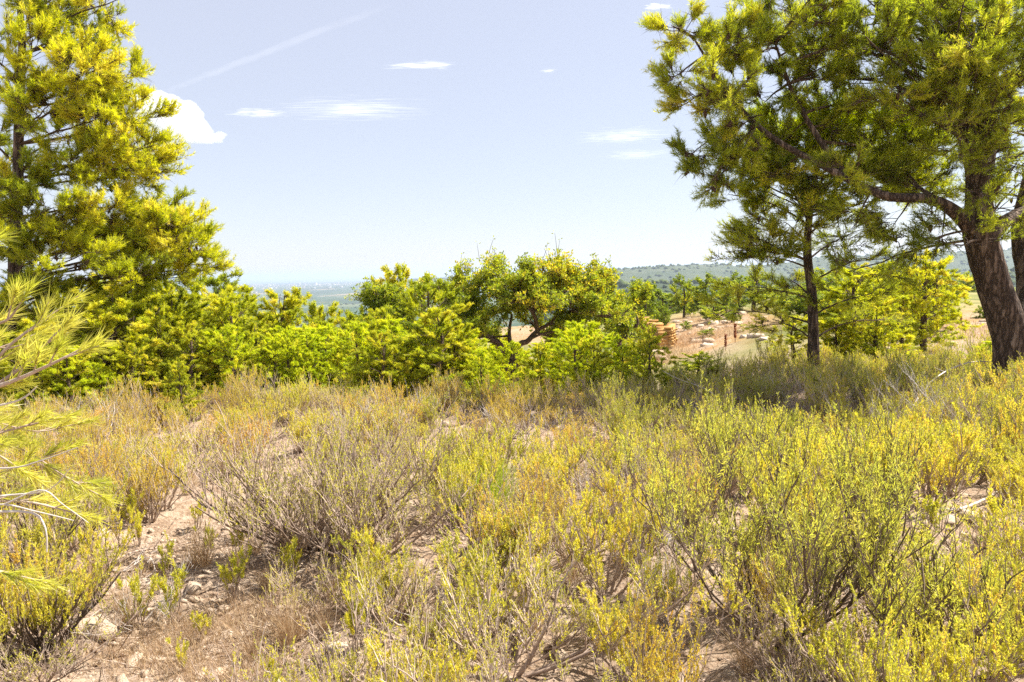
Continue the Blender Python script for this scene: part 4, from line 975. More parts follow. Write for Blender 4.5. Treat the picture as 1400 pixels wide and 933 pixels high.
shrub('rosemary_shrub', 'yellow-green rosemary shrub at the left edge above the corner one', 'shrub', 407, h=.6, wd=.4, n1=14, n2=80, n3=340, nl=26, ll=.022, lw=.0042, lmat='leaf_rose', smat='twig_dark', tint=.45, spread=1.0, up=.8, r0=.01, org=near_g(25, 800))
shrub('rosemary_shrub', 'sprawling grey-stemmed shrub with thick bent stem at bottom centre', 'shrub', 408, h=.6, wd=.55, n1=14, n2=100, n3=420, nl=20, ll=.02, lw=.004, lmat='leaf_rose', smat='twig_grey', tint=.42, spread=1.35, up=.65, r0=.013, bareness=.2, org=near_g(700, 925))
shrub('twiggy_shrub', 'tangle of bleached bare twigs in front of the huge pine', 'shrub', 409, h=.75, wd=.6, n1=14, n2=80, n3=260, nl=4, lmat='leaf_grey', smat='twig_white', spread=1.5, up=.6, r0=.008, bareness=.9, org=near_g(1340, 600))

KIND = {}
def protoset(key, n, **kw):
    KIND[key] = [shrub(kw.get('name', key), 'x', 'shrub', 500+len(KIND)*20+i, **{k_: (v(i) if callable(v) else v) for k_, v in kw.items() if k_ != 'name'}) for i in range(n)]
protoset('rosemary', 6, name='rosemary_shrub', h=.55, wd=.36, n1=12, n2=64, n3=320, nl=34, ll=.019, lw=.0052, lmat='leaf_rose', smat='twig_grey', tint=lambda i: .3+.07*i, bareness=lambda i: .05+.05*(i % 3))
protoset('heath', 5, name='heath_shrub', h=.55, wd=.34, n1=14, n2=76, n3=340, nl=28, ll=.013, lw=.0052, lmat='leaf_heath', smat='twig_grey', tint=lambda i: .3+.09*i, bareness=lambda i: .1+.08*(i % 3))
protoset('dry', 4, name='dry_shrub', h=.52, wd=.36, n1=20, n2=110, n3=460, nl=16, ll=.015, lw=.0048, lmat='leaf_rose', smat='twig_grey', tint=.5, spread=1.2, up=.7, bareness=.45)
protoset('green', 4, name='heath_shrub', h=.65, wd=.36, n1=14, n2=84, n3=340, nl=21, ll=.022, lw=.0062, lmat='leaf_dark', smat='twig_grey', tint=lambda i: .45+.08*i, bareness=.05)
protoset('sprig', 4, name='leafy_sprig', h=.3, wd=.1, n1=5, n2=14, n3=44, nl=30, ll=.02, lw=.0046, lmat='leaf_rose', smat='twig_grey', tint=lambda i: .35+.08*i, spread=.6, up=1.2, r0=.004)
protoset('bleached', 2, name='dead_shrub', h=.6, wd=.42, n1=10, n2=60, n3=200, nl=4, smat='twig_white', spread=1.4, up=.65, r0=.006, bareness=1.1)
KP = {'rosemary': 'yellow-green rosemary shrub', 'heath': 'orange-tinged heath shrub', 'dry': 'greyish half-dry twiggy shrub', 'green': 'dull green heath shrub', 'sprig': 'single leafy sprig'}
def place_words(px, y):
    if y < 4.6: return ('below the near pine sprays at the left edge' if px < 150 else 'rising in front of the bare soil at the left' if px < 440 else 'in the centre of the near foreground' if px < 850 else 'crowding round the big fresh-green shrub' if px < 1170 else 'in the near foreground at the right edge')
    if y < 8.5: return ('behind the near pine sprays at the left' if px < 170 else 'behind and beside the large grey twiggy shrub' if px < 520 else 'between the small bare patches in the middle' if px < 830 else 'at the sunlit edge of the pine shadow' if px < 1120 else 'before the huge pine on the right')
    return ('at the far scrub edge below the tall left pine' if px < 300 else 'at the far scrub edge below the green thicket' if px < 600 else 'at the far scrub edge below the carob' if px < 850 else 'in the shade below the clearing' if px < 1060 else 'round the feet of the right-hand pines')
usedp = set()
def plant(key, x, y, s, r, tall=1):
    j = r.integers(len(KIND[key])); o = KIND[key][j]
    pw_ = place_words(float(proj(np.array([x, y, float(HZ(x, y))]))[0]), y); lab = KP[key]+' '+pw_; grp = KP[key]+'s '+pw_
    loc = (x, y, HZ(x, y)-.01); rz = r.uniform(0, 6.28); sc = (s*r.uniform(.85, 1.15), s*r.uniform(.85, 1.15), s*tall)
    if (key, j) not in usedp:
        usedp.add((key, j)); o.location = loc; o.rotation_euler = (0, 0, rz); o.scale = sc; o['label'] = lab; o['group'] = grp
    else: copy_thing(o, loc, rz, sc, lab, grp)
BARE = [(250, 830, 165, 95), (265, 960, 150, 100), (390, 900, 70, 50), (330, 760, 130, 45), (170, 742, 66, 30), (470, 870, 50, 35), (1320, 745, 105, 50), (1200, 880, 70, 25), (725, 640, 34, 14), (600, 645, 30, 12), (620, 615, 16, 8), (540, 820, 45, 25)]
r = np.random.default_rng(77)
cnt = {k: 0 for k in KIND}
y = 2.55
while y < 15.5:
    sp_ = .34 + .016*y
    x = -.78*y-.9
    while x < .78*y+.9:
        X, Y = x+r.uniform(-.45, .45)*sp_, y+r.uniform(-.45, .45)*sp_
        x += sp_
        q = np.array([X, Y, float(HZ(X, Y))]); px, py = proj(q)
        if Y > 11.8 and px < 900: continue
        if Y > 13.2 and px < 1050: continue
        inb = False
        for cx, cy, rx, ry in BARE:
            if ((px-cx)/rx)**2+((py-cy)/ry)**2 < 1: inb = True
        if inb:
            if r.uniform() < .5: plant('sprig', X, Y, r.uniform(.6, 1.3), r); cnt['sprig'] += 1
            continue
        if px < 130 and py < 800 and py > 620: 
            if r.uniform() < .2: continue
        u_ = r.uniform()
        if Y < 8 and math.sin(X*3.1+1)*math.sin(Y*2.7)+.6*math.sin(X*5.3-Y*4.1) > .62: continue
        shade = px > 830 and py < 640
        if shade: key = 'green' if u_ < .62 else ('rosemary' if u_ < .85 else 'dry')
        elif px < 360 and py < 720: key = 'heath' if u_ < .62 else ('dry' if u_ < .78 else 'rosemary')
        elif 540 < px < 860 and py < 640: key = 'heath' if u_ < .55 else ('dry' if u_ < .72 else 'rosemary')
        elif px < 600 and py < 640: key = 'heath' if u_ < .35 else ('dry' if u_ < .75 else 'rosemary')
        else: key = 'rosemary' if u_ < .6 else ('dry' if u_ < .86 else 'heath')
        if cnt[key] > 290: key = min(cnt, key=lambda k_: cnt[k_] if k_ != 'sprig' else 9e9)
        s_ = r.uniform(.65, 1.05)*(.82 if Y < 3.6 else 1)*(.92 if Y > 7.5 else 1)
        # the large twiggy shrub and its clearing keep their space
        if ((px-430)/200)**2+((py-720)/75)**2 < 1: continue
        if ((px-1055)/110)**2+((py-870)/50)**2 < 1 and u_ < .5: continue
        plant(key, X, Y, s_, r, r.uniform(.7, 1.25) if Y < 7 else r.uniform(.55, 1.2)); cnt[key] += 1
    y += sp_*.92
# bleached skeletons of dead shrubs scattered through the scrub
r = np.random.default_rng(79)
def tinted(key, px, py, s_, lab, grp):
    q = near_g(px, py); j = r.integers(len(KIND[key])); o = KIND[key][j]; rz = r.uniform(0, 6.28)
    if (key, j) not in usedp:
        usedp.add((key, j)); o.location = tuple(q); o.rotation_euler = (0, 0, rz); o.scale = (s_,)*3; o['label'] = lab; o['group'] = grp
    else: copy_thing(o, q, rz, s_, lab, grp)
for px, py, s_ in ((1180, 600, 1.0), (1245, 640, .9), (1380, 620, 1.0), (1100, 570, .9), (1290, 590, 1.1), (990, 600, .8)):
    tinted('bleached', px, py, s_, 'bleached leafless skeleton of a dead shrub in front of the right-hand pines', 'dead shrubs before the right-hand pines')
for px, py, s_ in ((150, 590, .9), (560, 585, .9), (330, 560, .8), (470, 600, .8), (720, 600, .8)):
    tinted('bleached', px, py, s_, 'bleached leafless skeleton of a dead shrub in the sunny middle of the scrub', 'dead shrubs in the sunny scrub')
for px, py, s_ in ((800, 700, .7), (900, 820, .6), (620, 850, .55), (1220, 850, .6), (180, 860, .5)):
    tinted('bleached', px, py, s_, 'small bleached leafless dead shrub low in the near foreground', 'small dead shrubs in the foreground')
# straw tufts
def tuft(seed):
    rr = np.random.default_rng(seed); g = Geo(); m_ = 130; a_ = rr.uniform(0, 6.3, m_); A = np.stack([np.cos(a_), np.sin(a_), 0*a_], -1)*rr.uniform(0, .03, m_)[:, None]
    D = nrm(A*14+rr.normal(0, .25, (m_, 3))*[1, 1, 0]+[0, 0, 1]); ln = rr.uniform(.15, .42, m_)[:, None]; B = A+D*ln*.6; E = B+nrm(D*[1.6, 1.6, .75])*ln*.4; t_ = rr.uniform(0, 1, m_)
    g.blades(A, nrm(B-A), np.linalg.norm(B-A, axis=1)*1.02, .0032, rr, t_, 'dia'); g.blades(B, nrm(E-B), np.linalg.norm(E-B, axis=1), .0024, rr, t_)
    k_ = rr.choice(m_, 30, False); g.blades(E[k_]-D[k_]*.03, D[k_], .05, .007, rr, t_[k_], 'dia')
    return g.mesh('grass_tuft', M['straw'])
TF = [tuft(900+i) for i in range(3)]
for i in range(46):
    px, py = r.uniform(60, 1390), r.uniform(590, 930); q = near_g(px, py)
    if i < 12: px, py = r.uniform(120, 420), r.uniform(720, 925); q = near_g(px, py)
    where = 'on the bare soil at the left' if px < 430 and py > 690 else ('in the left and centre scrub' if px < 800 else 'in the right-hand scrub')
    o = link('grass_tuft', TF[i % 3], None, q, label='pale straw-coloured grass tuft '+where, category='grass', group='straw tufts '+where); o.scale = (r.uniform(.5, 1.0),)*3; o.rotation_euler = (0, 0, r.uniform(0, 6))

# ------------------------------------------------------------------ NEAR PINE SPRAYS AT THE LEFT EDGE
r = np.random.default_rng(91)
DN = 2.35
org = G(-210, DN+.1)
yp = thing('young_pine', 'nearest young pine whose long-needled branches reach in from the left edge', 'tree', org)
g = Geo(); mt_ = trunk(g, [(0, 0, -.05), (.02, 0, .6), (0, .03, 1.2), (.03, 0, 1.9)], [.035, .03, .024, .012], 20, 8, r); link('trunk', g.mesh('trunk', M['bark_small'], True), yp)
def near_branch(keys, shoots, k=60, rad=(.008, .003), mat='needle_near', L=.074, tint=.5, wmat='twig_grey'):
    wg, lg = Geo(), Geo(); pts = spline(np.array([np.array(q)-org for q in keys]), 14)
    wg.tubes(pts[None], np.linspace(rad[0], rad[1], 14)[None], 6)
    n_ = shoots; t = np.linspace(.35, 1, n_) if n_ else np.zeros(0)
    if n_:
        A, T = on(np.repeat(pts[None], n_, 0), np.minimum(t, .999)); 
        D = nrm(T*.9+rdir(r, n_)*.55+[.2, 0, .15]); ln = r.uniform(.05, .14, n_)[:, None]; E = A+D*ln
        E[-1] = A[-1]+T[-1]*.1
        tw = bez(A, (A+E)/2, E, 4); wg.tubes(tw, np.array([[.0028, .0026, .0022, .0018]])*np.ones((n_, 1)), 5)
        q, d_ = on(tw, np.full(n_, .999))
        needles(lg, q, d_, int(k*1.15), L, .0034, r, np.full(n_, tint)+r.normal(0, .1, n_), spread=(.12, .8), shoot=.08)
    b_ = link('branch', wg.mesh('branch', M[wmat], True), yp)
    if n_: link('needles', lg.mesh('needles', M[mat]), b_)
def N_(px, py, dd=0): return P(px-24, py, DN+dd)
tk = mt_+org
near_branch([near_on(tk, N_(-160, 590)), N_(-90, 560), N_(0, 535), N_(50, 505), N_(95, 462)], 9, rad=(.011, .003), k=70)
near_branch([N_(-90, 560), N_(-10, 520, .05), N_(40, 470, .05), N_(95, 430, .1)], 6)
near_branch([N_(0, 535), N_(45, 520, -.05), N_(90, 500, -.1), N_(120, 485, -.1)], 5)
near_branch([near_on(tk, N_(-160, 520)), N_(-80, 480), N_(-20, 455), N_(30, 440), N_(45, 425)], 4, rad=(.007, .003))
near_branch([near_on(tk, N_(-160, 430)), N_(-90, 400), N_(-50, 375), N_(-15, 350)], 6, rad=(.007, .003))
near_branch([near_on(tk, N_(-160, 440)), N_(-100, 430), N_(-60, 345), N_(-20, 330)], 5, rad=(.007, .003))
near_branch([near_on(tk, N_(-160, 640)), N_(-60, 615, .2), N_(30, 590, .3), N_(90, 575, .35)], 8, rad=(.008, .003))
near_branch([near_on(tk, N_(-160, 660)), N_(-60, 650, .3), N_(20, 648, .4), N_(100, 620, .45)], 7, rad=(.007, .003))
near_branch([near_on(tk, N_(-160, 640)), N_(-60, 560, .3), N_(0, 572, .4), N_(70, 590, .45), N_(115, 583, .5)], 7, rad=(.006, .002))
near_branch([near_on(tk, N_(-160, 700)), N_(-40, 690, .2), N_(50, 685, .3), N_(120, 700, .35)], 6, rad=(.007, .003))
near_branch([near_on(tk, N_(-160, 740)), N_(-60, 760, .1), N_(20, 780, .2), N_(60, 790, .25)], 6, rad=(.006, .003))
near_branch([near_on(tk, N_(-160, 640)), N_(-60, 620, .3), N_(40, 610, .45), N_(110, 650, .5), N_(150, 672, .5)], 9, rad=(.006, .002))
near_branch([near_on(tk, N_(-160, 560)), N_(-60, 500, .2), N_(10, 480, .25), N_(60, 462, .3)], 6, rad=(.006, .002))
near_branch([near_on(tk, N_(-160, 600)), N_(-60, 590, .1), N_(0, 610, .1), N_(50, 640, .1)], 7, rad=(.006, .002))
# bleached bare twigs
near_branch([near_on(tk, N_(-160, 730)), N_(-40, 705), N_(60, 700), N_(85, 720), N_(88, 755)], 0, rad=(.006, .002), wmat='twig_white')
near_branch([N_(-40, 710), N_(20, 690), N_(75, 700), N_(125, 712)], 0, rad=(.004, .0015), wmat='twig_white')
near_branch([N_(-60, 690), N_(30, 678, .1), N_(90, 670, .1), N_(120, 640, .1)], 0, rad=(.005, .0015), wmat='twig_white')
near_branch([N_(30, 690), N_(80, 670), N_(110, 690), N_(145, 715)], 0, rad=(.003, .001), wmat='twig_white')
near_branch([N_(-30, 560), N_(20, 555), N_(55, 545), N_(75, 528)], 0, rad=(.005, .002), wmat='twig_white')
near_branch([N_(-30, 640), N_(40, 640), N_(80, 630), N_(130, 612)], 0, rad=(.004, .0015), wmat='twig_white')

# ------------------------------------------------------------------ STONES, GRAVEL, LITTER, GRASS
r = np.random.default_rng(111)
heroes = [(130, 870, .16, 'flat white stone at the left, largest in the bottom left bare soil'), (528, 800, .085, 'pale rounded stone under the front edge of the twiggy shrubs'), (1330, 712, .13, 'pale flat stone on the bare patch at the right edge'),
          (485, 832, .06, 'small cream stone left of the bottom centre shrubs'), (395, 905, .05, 'cube-like cream stone near the bottom edge, left'), (220, 775, .1, 'rough tan stone in the shade line below the twiggy shrub'), (265, 812, .09, 'brown pitted stone in the middle of the bare soil'),
          (175, 700, .11, 'weathered pale rock slab at the upper end of the bare soil'), (610, 512+70, .07, 'dark stone with a white face in the middle of the scrub'), (690, 770, .07, 'tilted brown stone wedged between centre shrubs'), (750, 650, .07, 'grey stone on the small bare patch in the centre'), (960, 620, .06, 'pale stone glimpsed between shrubs right of centre')]
for i, (px, py, s_, lab) in enumerate(heroes):
    q = near_g(px, py); o = link('stone', ROCK[i % 5], None, q+[0, 0, s_*.2], category='stone', label=lab); o.scale = (s_, s_*.8, s_*.75); o.rotation_euler = (r.normal(0, .15), r.normal(0, .15), r.uniform(0, 6))
regs = {'left': ('stone', 'loose pale stone on the bare soil of the left foreground', 'loose stones left foreground'), 'right': ('stone', 'loose pale stone on the bare patch at the right edge', 'loose stones right edge'), 'mid': ('stone', 'loose pale stone between shrubs in the middle', 'loose stones in the middle')}
def in_bare(px, py):
    for cx, cy, rx, ry in BARE:
        if ((px-cx)/rx)**2+((py-cy)/ry)**2 < 1: return True
    return False
k = 0
while k < 299:
    px, py = (r.uniform(0, 1400), r.uniform(600, 960)) if k < 180 else (r.uniform(90, 500), r.uniform(700, 940))
    if not in_bare(px, py) and r.uniform() > .12: continue
    q = near_g(px, py); s_ = r.uniform(.018, .05) * (1.6 if r.uniform() < .22 else 1)
    nm, lab, grp = regs['left' if px < 560 else ('right' if px > 1180 else 'mid')]
    o = link(nm, ROCK[k % 5], None, q+[0, 0, s_*.02], category='stone', label=lab, group=grp); o.scale = (s_, s_*r.uniform(.55, 1), s_*r.uniform(.45, .8)); o.rotation_euler = (r.normal(0, .4), r.normal(0, .4), r.uniform(0, 6)); k += 1
# gravel: thousands of chips
n_ = 8000; yy = 2.3+5*r.uniform(0, 1, n_)**1.3; xx = yy*r.uniform(-.85, .85, n_); V0 = np.array([(1, 0, 0), (0, .8, 0), (-.9, 0, 0), (0, -.85, 0), (.1, .1, .55), (0, 0, -.5)]); F0 = np.array([(0, 1, 4), (1, 2, 4), (2, 3, 4), (3, 0, 4), (1, 0, 5), (2, 1, 5), (3, 2, 5), (0, 3, 5)])
xx[:4200] = r.uniform(-2.8, -.1, 4200); yy[:4200] = 2.4+3.2*r.uniform(0, 1, 4200); xx[4200:5000] = r.uniform(1.4, 3.4, 800); yy[4200:5000] = r.uniform(3.4, 5.4, 800)
zz = HZ(xx, yy)-.001; ss = r.uniform(.003, .013, n_)*(1+yy*.06); ss[:1600] = r.uniform(.008, .026, 1600); ss[4200:4600] = r.uniform(.01, .028, 400); aa = r.uniform(0, 6.3, n_)
V = V0[None]*r.uniform(.6, 1.4, (n_, 6, 1))*ss[:, None, None]
V = np.stack([V[..., 0]*np.cos(aa)[:, None]-V[..., 1]*np.sin(aa)[:, None], V[..., 0]*np.sin(aa)[:, None]+V[..., 1]*np.cos(aa)[:, None], V[..., 2]], -1)+np.stack([xx, yy, zz], -1)[:, None]
link('gravel', mesh('gravel', V.reshape(-1, 3), [(F0[None]+(np.arange(n_)*6)[:, None, None]).reshape(-1, 3)], M['stone'], np.repeat(r.uniform(-.25, .2, n_), 8)), kind='stuff', label='fine pale gravel strewn over the dry soil', category='gravel')
# litter: dead twigs and needles
n_ = 5600; yy = 2.3+6*r.uniform(0, 1, n_)**1.4; xx = yy*r.uniform(-.85, .85, n_); xx[n_//2:] = r.uniform(-2.7, -.2, n_-n_//2); yy[n_//2:] = r.uniform(2.6, 5.4, n_-n_//2); ln = r.uniform(.02, .11, n_); ln[:900] *= 3; ln[-500:] *= 2.5; aa = r.uniform(0, 6.3, n_)
A = np.stack([xx, yy, HZ(xx, yy)+r.uniform(.002, .012, n_)], -1); E = A+np.stack([np.cos(aa)*ln, np.sin(aa)*ln, 0*aa], -1); E[:, 2] = HZ(E[:, 0], E[:, 1])+r.uniform(.002, .03, n_)
g = Geo(); B = (A+E)/2+r.normal(0, .08, A.shape)*ln[:, None]; B[:, 2] = np.maximum(B[:, 2], (A[:, 2]+E[:, 2])/2); wd_ = np.where(np.arange(n_) < 900, .003, .0012)
g.tubes(bez(A, B, E, 3), wd_[:, None]*np.array([[1, .8, .5]]), 3, r.uniform(-.3, .25, n_)); link('leaf_litter', g.mesh('leaf_litter', M['twig_grey']), kind='stuff', label='dead twigs and needles littering the dry ground', category='litter')
# dry fine grass
def grass(name, lab, spots, mat, n_, h, w_, seed, curl=.5):
    r = np.random.default_rng(seed); g = Geo(); Ps = []
    for px, py, sx, sy, f in spots:
        m_ = int(n_*f); 
        c = near_g(px, py); s_ = c[1]/F
        X = r.normal(c[0], sx*s_, m_); Y = r.normal(c[1], sy, m_); Ps.append(np.stack([X, Y, HZ(X, Y)], -1))
    A = np.concatenate(Ps); m_ = len(A); D = nrm(r.normal(0, .5, (m_, 3))*[1, 1, .1]+[0, 0, 1]); ln = h*r.uniform(.5, 1.2, m_)[:, None]
    E = A+D*ln+r.normal(0, 1, (m_, 3))*[1, 1, 0]*ln*.2*curl; B = A+D*ln*.6
    tt = r.uniform(0, 1, m_); g.blades(A, nrm(B-A), np.linalg.norm(B-A, axis=1)*1.02, w_*2, r, tt, 'dia'); g.blades(B, nrm(E-B), np.linalg.norm(E-B, axis=1), w_*1.6, r, tt)
    link(name, g.mesh(name, M[mat]), kind='stuff', label=lab, category='grass')
grass('dry_grass', 'fine pinkish dry grass on the bare soil of the left foreground', [(250, 880, 60, .12, .35), (330, 850, 40, .1, .2), (200, 905, 50, .1, .15), (370, 920, 30, .1, .1), (180, 790, 30, .1, .1), (290, 930, 60, .08, .2), (1260, 900, 60, .1, .15), (540, 850, 50, .1, .15)], 'straw', 2600, .15, .0013, 121)
grass('green_grass', 'soft green grass tuft between the shrubs in the centre', [(650, 690, 26, .14, 1), (870, 600, 20, .1, .1)], 'grass_green', 1300, .38, .0018, 122)
grass('straw_grass', 'straw-coloured dry grass over the stony clearing', [(920, 470, 30, 2, 1), (985, 455, 40, 3, 1), (955, 440, 40, 4, 1), (1330, 455, 70, 3, 1), (730, 460, 50, 3, .6), (900, 495, 25, 1, .6)], 'straw', 1400, .4, .008, 123)

# dead fallen branches
def dead(px, py, keys, rad, lab, sub=5, seed=0, mat='twig_grey', dd=None):
    r = np.random.default_rng(seed); o_ = near_g(px, py); pts = spline(np.array([near_g(a, b)+[0, 0, c]-o_ for a, b, c in keys]), 14)
    t_ = thing('dead_branch', lab, 'branch', o_)
    g = Geo(); g.tubes(pts[None], np.linspace(rad, rad*.4, 14)[None], 6); link('limb', g.mesh('limb', M[mat], True), t_)
    A, T = on(np.repeat(pts[None], sub, 0), r.uniform(.3, .98, sub)); D = nrm(T*.6+rdir(r, sub)*[1, 1, .3]+[0, 0, .25]); E = A+D*r.uniform(.1, .35, sub)[:, None]
    tw = bez(A, (A+E)/2+r.normal(0, .03, A.shape), E, 5)
    for i in range(sub):
        g = Geo(); g.tubes(tw[i:i+1], rad*.4*np.linspace(1, .3, 5)[None], 4); link('twig', g.mesh('twig', M[mat]), t_)
dead(120, 800, [(110, 800, .02), (180, 770, .03), (240, 752, .05), (330, 735, .04)], .009, 'grey dead branch lying along the left foot of the large twiggy shrub', 8, 1)
dead(180, 770, [(130, 770, .02), (165, 790, .04), (205, 780, .1), (215, 800, .02)], .006, 'thin bleached dead twigs on the soil at the left', 6, 2, 'twig_white')
dead(1290, 700, [(1270, 703, .02), (1310, 700, .02), (1350, 690, .05), (1385, 672, .08)], .014, 'pale dead stick lying on the bare patch at the right edge', 3, 3, 'twig_white')
dead(1180, 800, [(1150, 815, .1), (1230, 815, .07), (1290, 812, .12), (1345, 800, .2)], .010, 'dark bent dead branch crossing the bare soil right of the big green shrub', 6, 4, 'twig_dark')
dead(100, 850, [(95, 880, .02), (130, 850, .03), (170, 825, .04), (215, 800, .03)], .006, 'thin dead branch slanting over the left foreground soil', 7, 5)
dead(620, 640, [(585, 640, .02), (625, 632, .03), (665, 622, .03)], .012, 'grey log piece on the small bare patch left of centre', 2, 6)
dead(1300, 540, [(1230, 600, .05), (1270, 560, .35), (1330, 540, .5), (1400, 545, .45)], .012, 'bleached dead pine limb arching in front of the huge trunk', 9, 7, 'twig_white')
dead(930, 585, [(1010, 600, .2), (970, 580, .42), (930, 570, .5), (905, 560, .55)], .006, 'thin pale dead branch rising from the shaded shrubs right of centre', 5, 8, 'twig_white')

# ------------------------------------------------------------------ SKY OBJECTS: clouds
def cloudmat(name, dens, sc, lo, hi, seed=0, hard=1.0):
    m, n, l = newmat(name)
    tc = n.new('ShaderNodeTexCoord'); mp = n.new('ShaderNodeMapping'); mp.inputs['Scale'].default_value = sc; mp.inputs['Location'].default_value = (seed, seed*.7, 0)
    l.new(tc.outputs['Object'], mp.inputs[0])
    nz = n.new('ShaderNodeTexNoise'); nz.inputs['Scale'].default_value = 1; nz.inputs['Detail'].default_value = 10; nz.inputs['Roughness'].default_value = .55; nz.inputs['Distortion'].default_value = .6
    l.new(mp.outputs[0], nz.inputs[0])
    ln = n.new('ShaderNodeVectorMath'); ln.operation = 'LENGTH'; l.new(tc.outputs['Object'], ln.inputs[0])
    q1 = n.new('ShaderNodeMath'); q1.operation = 'MULTIPLY_ADD'; q1.inputs[1].default_value = -.55; q1.inputs[2].default_value = .5; l.new(ln.outputs['Value'], q1.inputs[0])
    q2 = n.new('ShaderNodeMath'); q2.operation = 'ADD'; l.new(nz.outputs[0], q2.inputs[0]); l.new(q1.outputs[0], q2.inputs[1])
    k = n.new('ShaderNodeMapRange'); k.interpolation_type = 'SMOOTHSTEP'; k.inputs[1].default_value = lo; k.inputs[2].default_value = hi; l.new(q2.outputs[0], k.inputs[0])
    k2 = n.new('ShaderNodeMath'); k2.operation = 'MULTIPLY'; k2.inputs[1].default_value = dens; k2.use_clamp = True; l.new(k.outputs[0], k2.inputs[0])
    tr = n.new('ShaderNodeBsdfTransparent'); d = n.new('ShaderNodeBsdfTranslucent'); d.inputs[0].default_value = (.95, .95, .95, 1)
    d2 = n.new('ShaderNodeBsdfDiffuse'); d2.inputs[0].default_value = (.95, .95, .95, 1); ds = n.new('ShaderNodeMixShader'); ds.inputs[0].default_value = .3; l.new(d.outputs[0], ds.inputs[1]); l.new(d2.outputs[0], ds.inputs[2])
    x = n.new('ShaderNodeMixShader'); l.new(k2.outputs[0], x.inputs[0]); l.new(tr.outputs[0], x.inputs[1]); l.new(ds.outputs[0], x.inputs[2])
    o = n.new('ShaderNodeOutputMaterial'); l.new(x.outputs[0], o.inputs[0]); return m
def sheet(name, px, py, wpx, hpx, alt, mat, lab, rz=0):
    r_ = ray(px, py); t = alt/r_[2]; c = np.array([0, 0, EYE])+r_*t
    d = c[1]; hw = wpx/2*d/F; el = alt/d; hd = hpx/2/F*d/el
    nn = 12; g = np.linspace(-1, 1, nn); X, Y = np.meshgrid(g, g); V = np.stack([X, Y, .004*np.cos(X*3)*np.cos(Y*2)], -1).reshape(-1, 3); ii = np.arange(nn*nn).reshape(nn, nn)
    Fa = np.stack([ii[:-1, :-1], ii[:-1, 1:], ii[1:, 1:], ii[1:, :-1]], -1).reshape(-1, 4)
    o = link(name, mesh(name, V, [Fa], mat, smooth=True), None, c, label=lab, category='cloud'); o.scale = (hw, hd, hw); o.rotation_euler = (0, 0, rz)
    return o
sheet('cirrus_cloud', 578, 90, 130, 16, 3000, cloudmat('cirrus_a', 0.6, (1.6, 2.5, 1), 0.55, 1.25, 3), 'small bright lens of cloud, highest in the middle of the sky')
sheet('cirrus_cloud', 480, 151, 300, 52, 3000, cloudmat('cirrus_b', 0.36, (3, 14, 1), 0.62, 1.35, 1.6), 'long streaky wisp of cloud right of the white puff', .1)
sheet('cirrus_cloud', 355, 155, 120, 20, 3000, cloudmat('cirrus_c', 0.3, (3, 5, 1), 0.6, 1.1, 9), 'faint small wisp of cloud between the white puff and the long streaks')
sheet('cirrus_cloud', 850, 187, 170, 32, 3000, cloudmat('cirrus_d', 0.34, (3, 10, 1), 0.58, 1.35, 5), 'soft flat cloud left of the right pine, upper of two')
sheet('cirrus_cloud', 870, 212, 130, 22, 3000, cloudmat('cirrus_e', 0.24, (3, 10, 1), 0.58, 1.35, 7), 'soft flat cloud left of the right pine, lower of two')
sheet('cirrus_cloud', 900, 9, 60, 10, 3000, cloudmat('cirrus_f', 0.7, (1.5, 2, 1), 0.58, 1.0, 2), 'thin bright cloud at the top edge left of the right pine')
sheet('cirrus_cloud', 750, 97, 34, 8, 3000, cloudmat('cirrus_g', 0.22, (2, 2, 1), 0.6, 1.0, 12), 'tiny faint cloud fleck in the upper middle sky')
# contrail
a_, b_ = P(235, 122, 16000), P(512, 14, 13000)
a_[2] = b_[2] = max(a_[2], b_[2]); ra, rbv = ray(235, 122), ray(512, 14); a_ = np.array([0, 0, EYE])+ra*(5000/ra[2]); b_ = np.array([0, 0, EYE])+rbv*(5000/rbv[2])
cc = (a_+b_)/2; u = (b_-a_)/2; ln_ = np.linalg.norm(u)
o = sheet('contrail', 373, 68, 100, 10, 5000, cloudmat('contrail_vapour', 0.042, (6, .6, 1), 0.2, 1.0, 4), 'faint straight vapour trail slanting up across the upper left sky')
o.location = tuple(cc); o.scale = (ln_*1.1, 170, 1000); o.rotation_euler = (0, 0, math.atan2(u[1], u[0]))
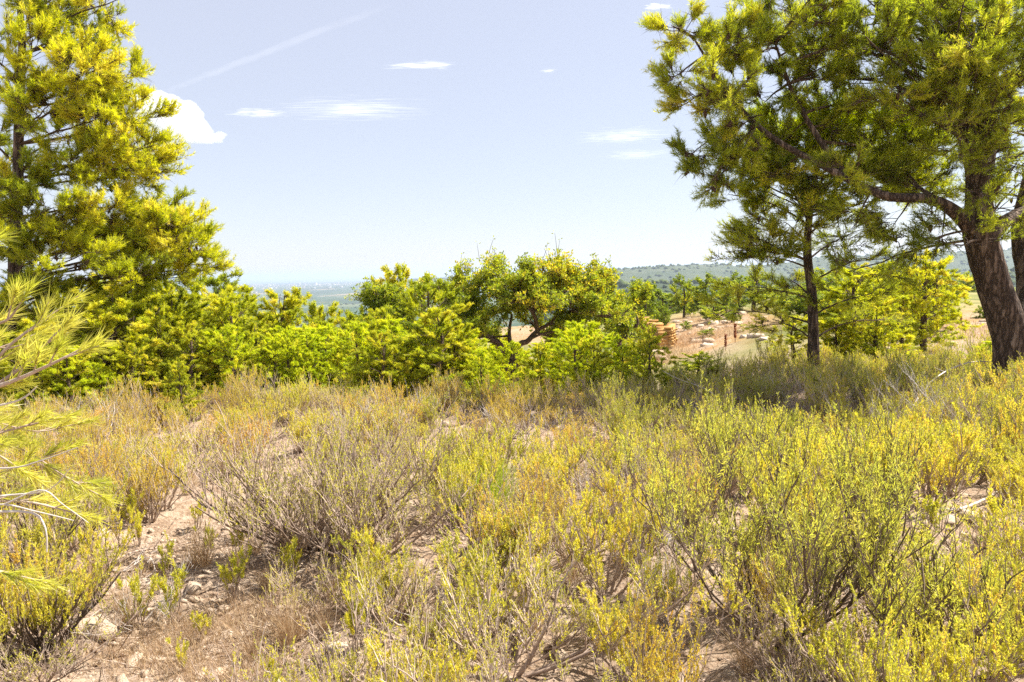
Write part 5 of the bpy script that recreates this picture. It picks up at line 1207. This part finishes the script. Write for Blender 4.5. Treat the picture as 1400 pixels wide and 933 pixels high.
# cumulus: heaped puffs with soft rims
m, n, l = newmat('cumulus')
cv = n.new('ShaderNodeVolumePrincipled'); cv.inputs['Color'].default_value = (.995, .995, .995, 1); cv.inputs['Density'].default_value = .009; cv.inputs['Anisotropy'].default_value = .2
o = n.new('ShaderNodeOutputMaterial'); l.new(cv.outputs[0], o.inputs['Volume'])
import bmesh
CL = 5200; cpos = P(245, 168, CL); sc = CL/F*1.0
bm = bmesh.new(); r = np.random.default_rng(131)
for px, py, rr in ((205, 150, 24), (222, 148, 22), (238, 152, 20), (252, 160, 22), (262, 172, 20), (275, 182, 16), (246, 178, 18), (228, 172, 20), (262, 188, 12), (286, 190, 10), (298, 190, 7), (212, 170, 20), (303, 186, 5), (247, 148, 10), (268, 160, 10)):
    c = P(px, py, CL+r.uniform(-60, 60))-cpos
    mtx = Matrix.Translation(Vector(c)/1.0) @ Matrix.Scale(rr*sc, 4)
    vs = bmesh.ops.create_icosphere(bm, subdivisions=4, radius=1, matrix=mtx)['verts']
from mathutils import noise as mn
for v in bm.verts:
    p = v.co; dsp = mn.fractal(p/45, .75, 2.2, 6)*22; nn_ = Vector((p.x, p.y, p.z)).normalized(); v.co = p + Vector((mn.noise(p/40+Vector((5, 0, 0))), mn.noise(p/40+Vector((0, 9, 0))), mn.noise(p/40+Vector((0, 0, 3)))))*22 + nn_*dsp
    base_ = -26*sc*1.0
    if v.co.z < base_: v.co.z = base_+(v.co.z-base_)*.2
me = bpy.data.meshes.new('cumulus_cloud'); bm.to_mesh(me); bm.free(); me.materials.append(m)
oc = bpy.data.objects.new('cumulus_raw', me); C.objects.link(oc); rm = oc.modifiers.new('r', 'REMESH'); rm.mode = 'VOXEL'; rm.voxel_size = 8.5; rm.use_smooth_shade = True
dg = bpy.context.evaluated_depsgraph_get(); me2 = bpy.data.meshes.new_from_object(oc.evaluated_get(dg)); me2.name = 'cumulus_cloud'; bpy.data.objects.remove(oc); bpy.data.meshes.remove(me); me = me2
me.polygons.foreach_set('use_smooth', np.ones(len(me.polygons), bool))
link('cumulus_cloud', me, None, cpos, label='puffy white heap of cloud beside the tall left pine', category='cloud')

# ------------------------------------------------------------------ haze
m, n, l = newmat('haze_air')
pv = n.new('ShaderNodeVolumePrincipled'); pv.inputs['Color'].default_value = (.66, .76, 1, 1); pv.inputs['Density'].default_value = 1.0e-4; pv.inputs['Anisotropy'].default_value = .3
o = n.new('ShaderNodeOutputMaterial'); l.new(pv.outputs[0], o.inputs['Volume'])
V = bx.copy(); V[:, 0] *= 45000; V[:, 1] = np.where(V[:, 1] < 0, -100, 43500); V[:, 2] = np.where(V[:, 2] < 0, -128, 92)
link('haze', mesh('haze', V, [np.concatenate([BF, [[3, 2, 1, 0]]])], m), kind='stuff', label='pale haze over the coastal plain', category='haze')
tt = 0
for o in bpy.data.meshes: tt += len(o.polygons)
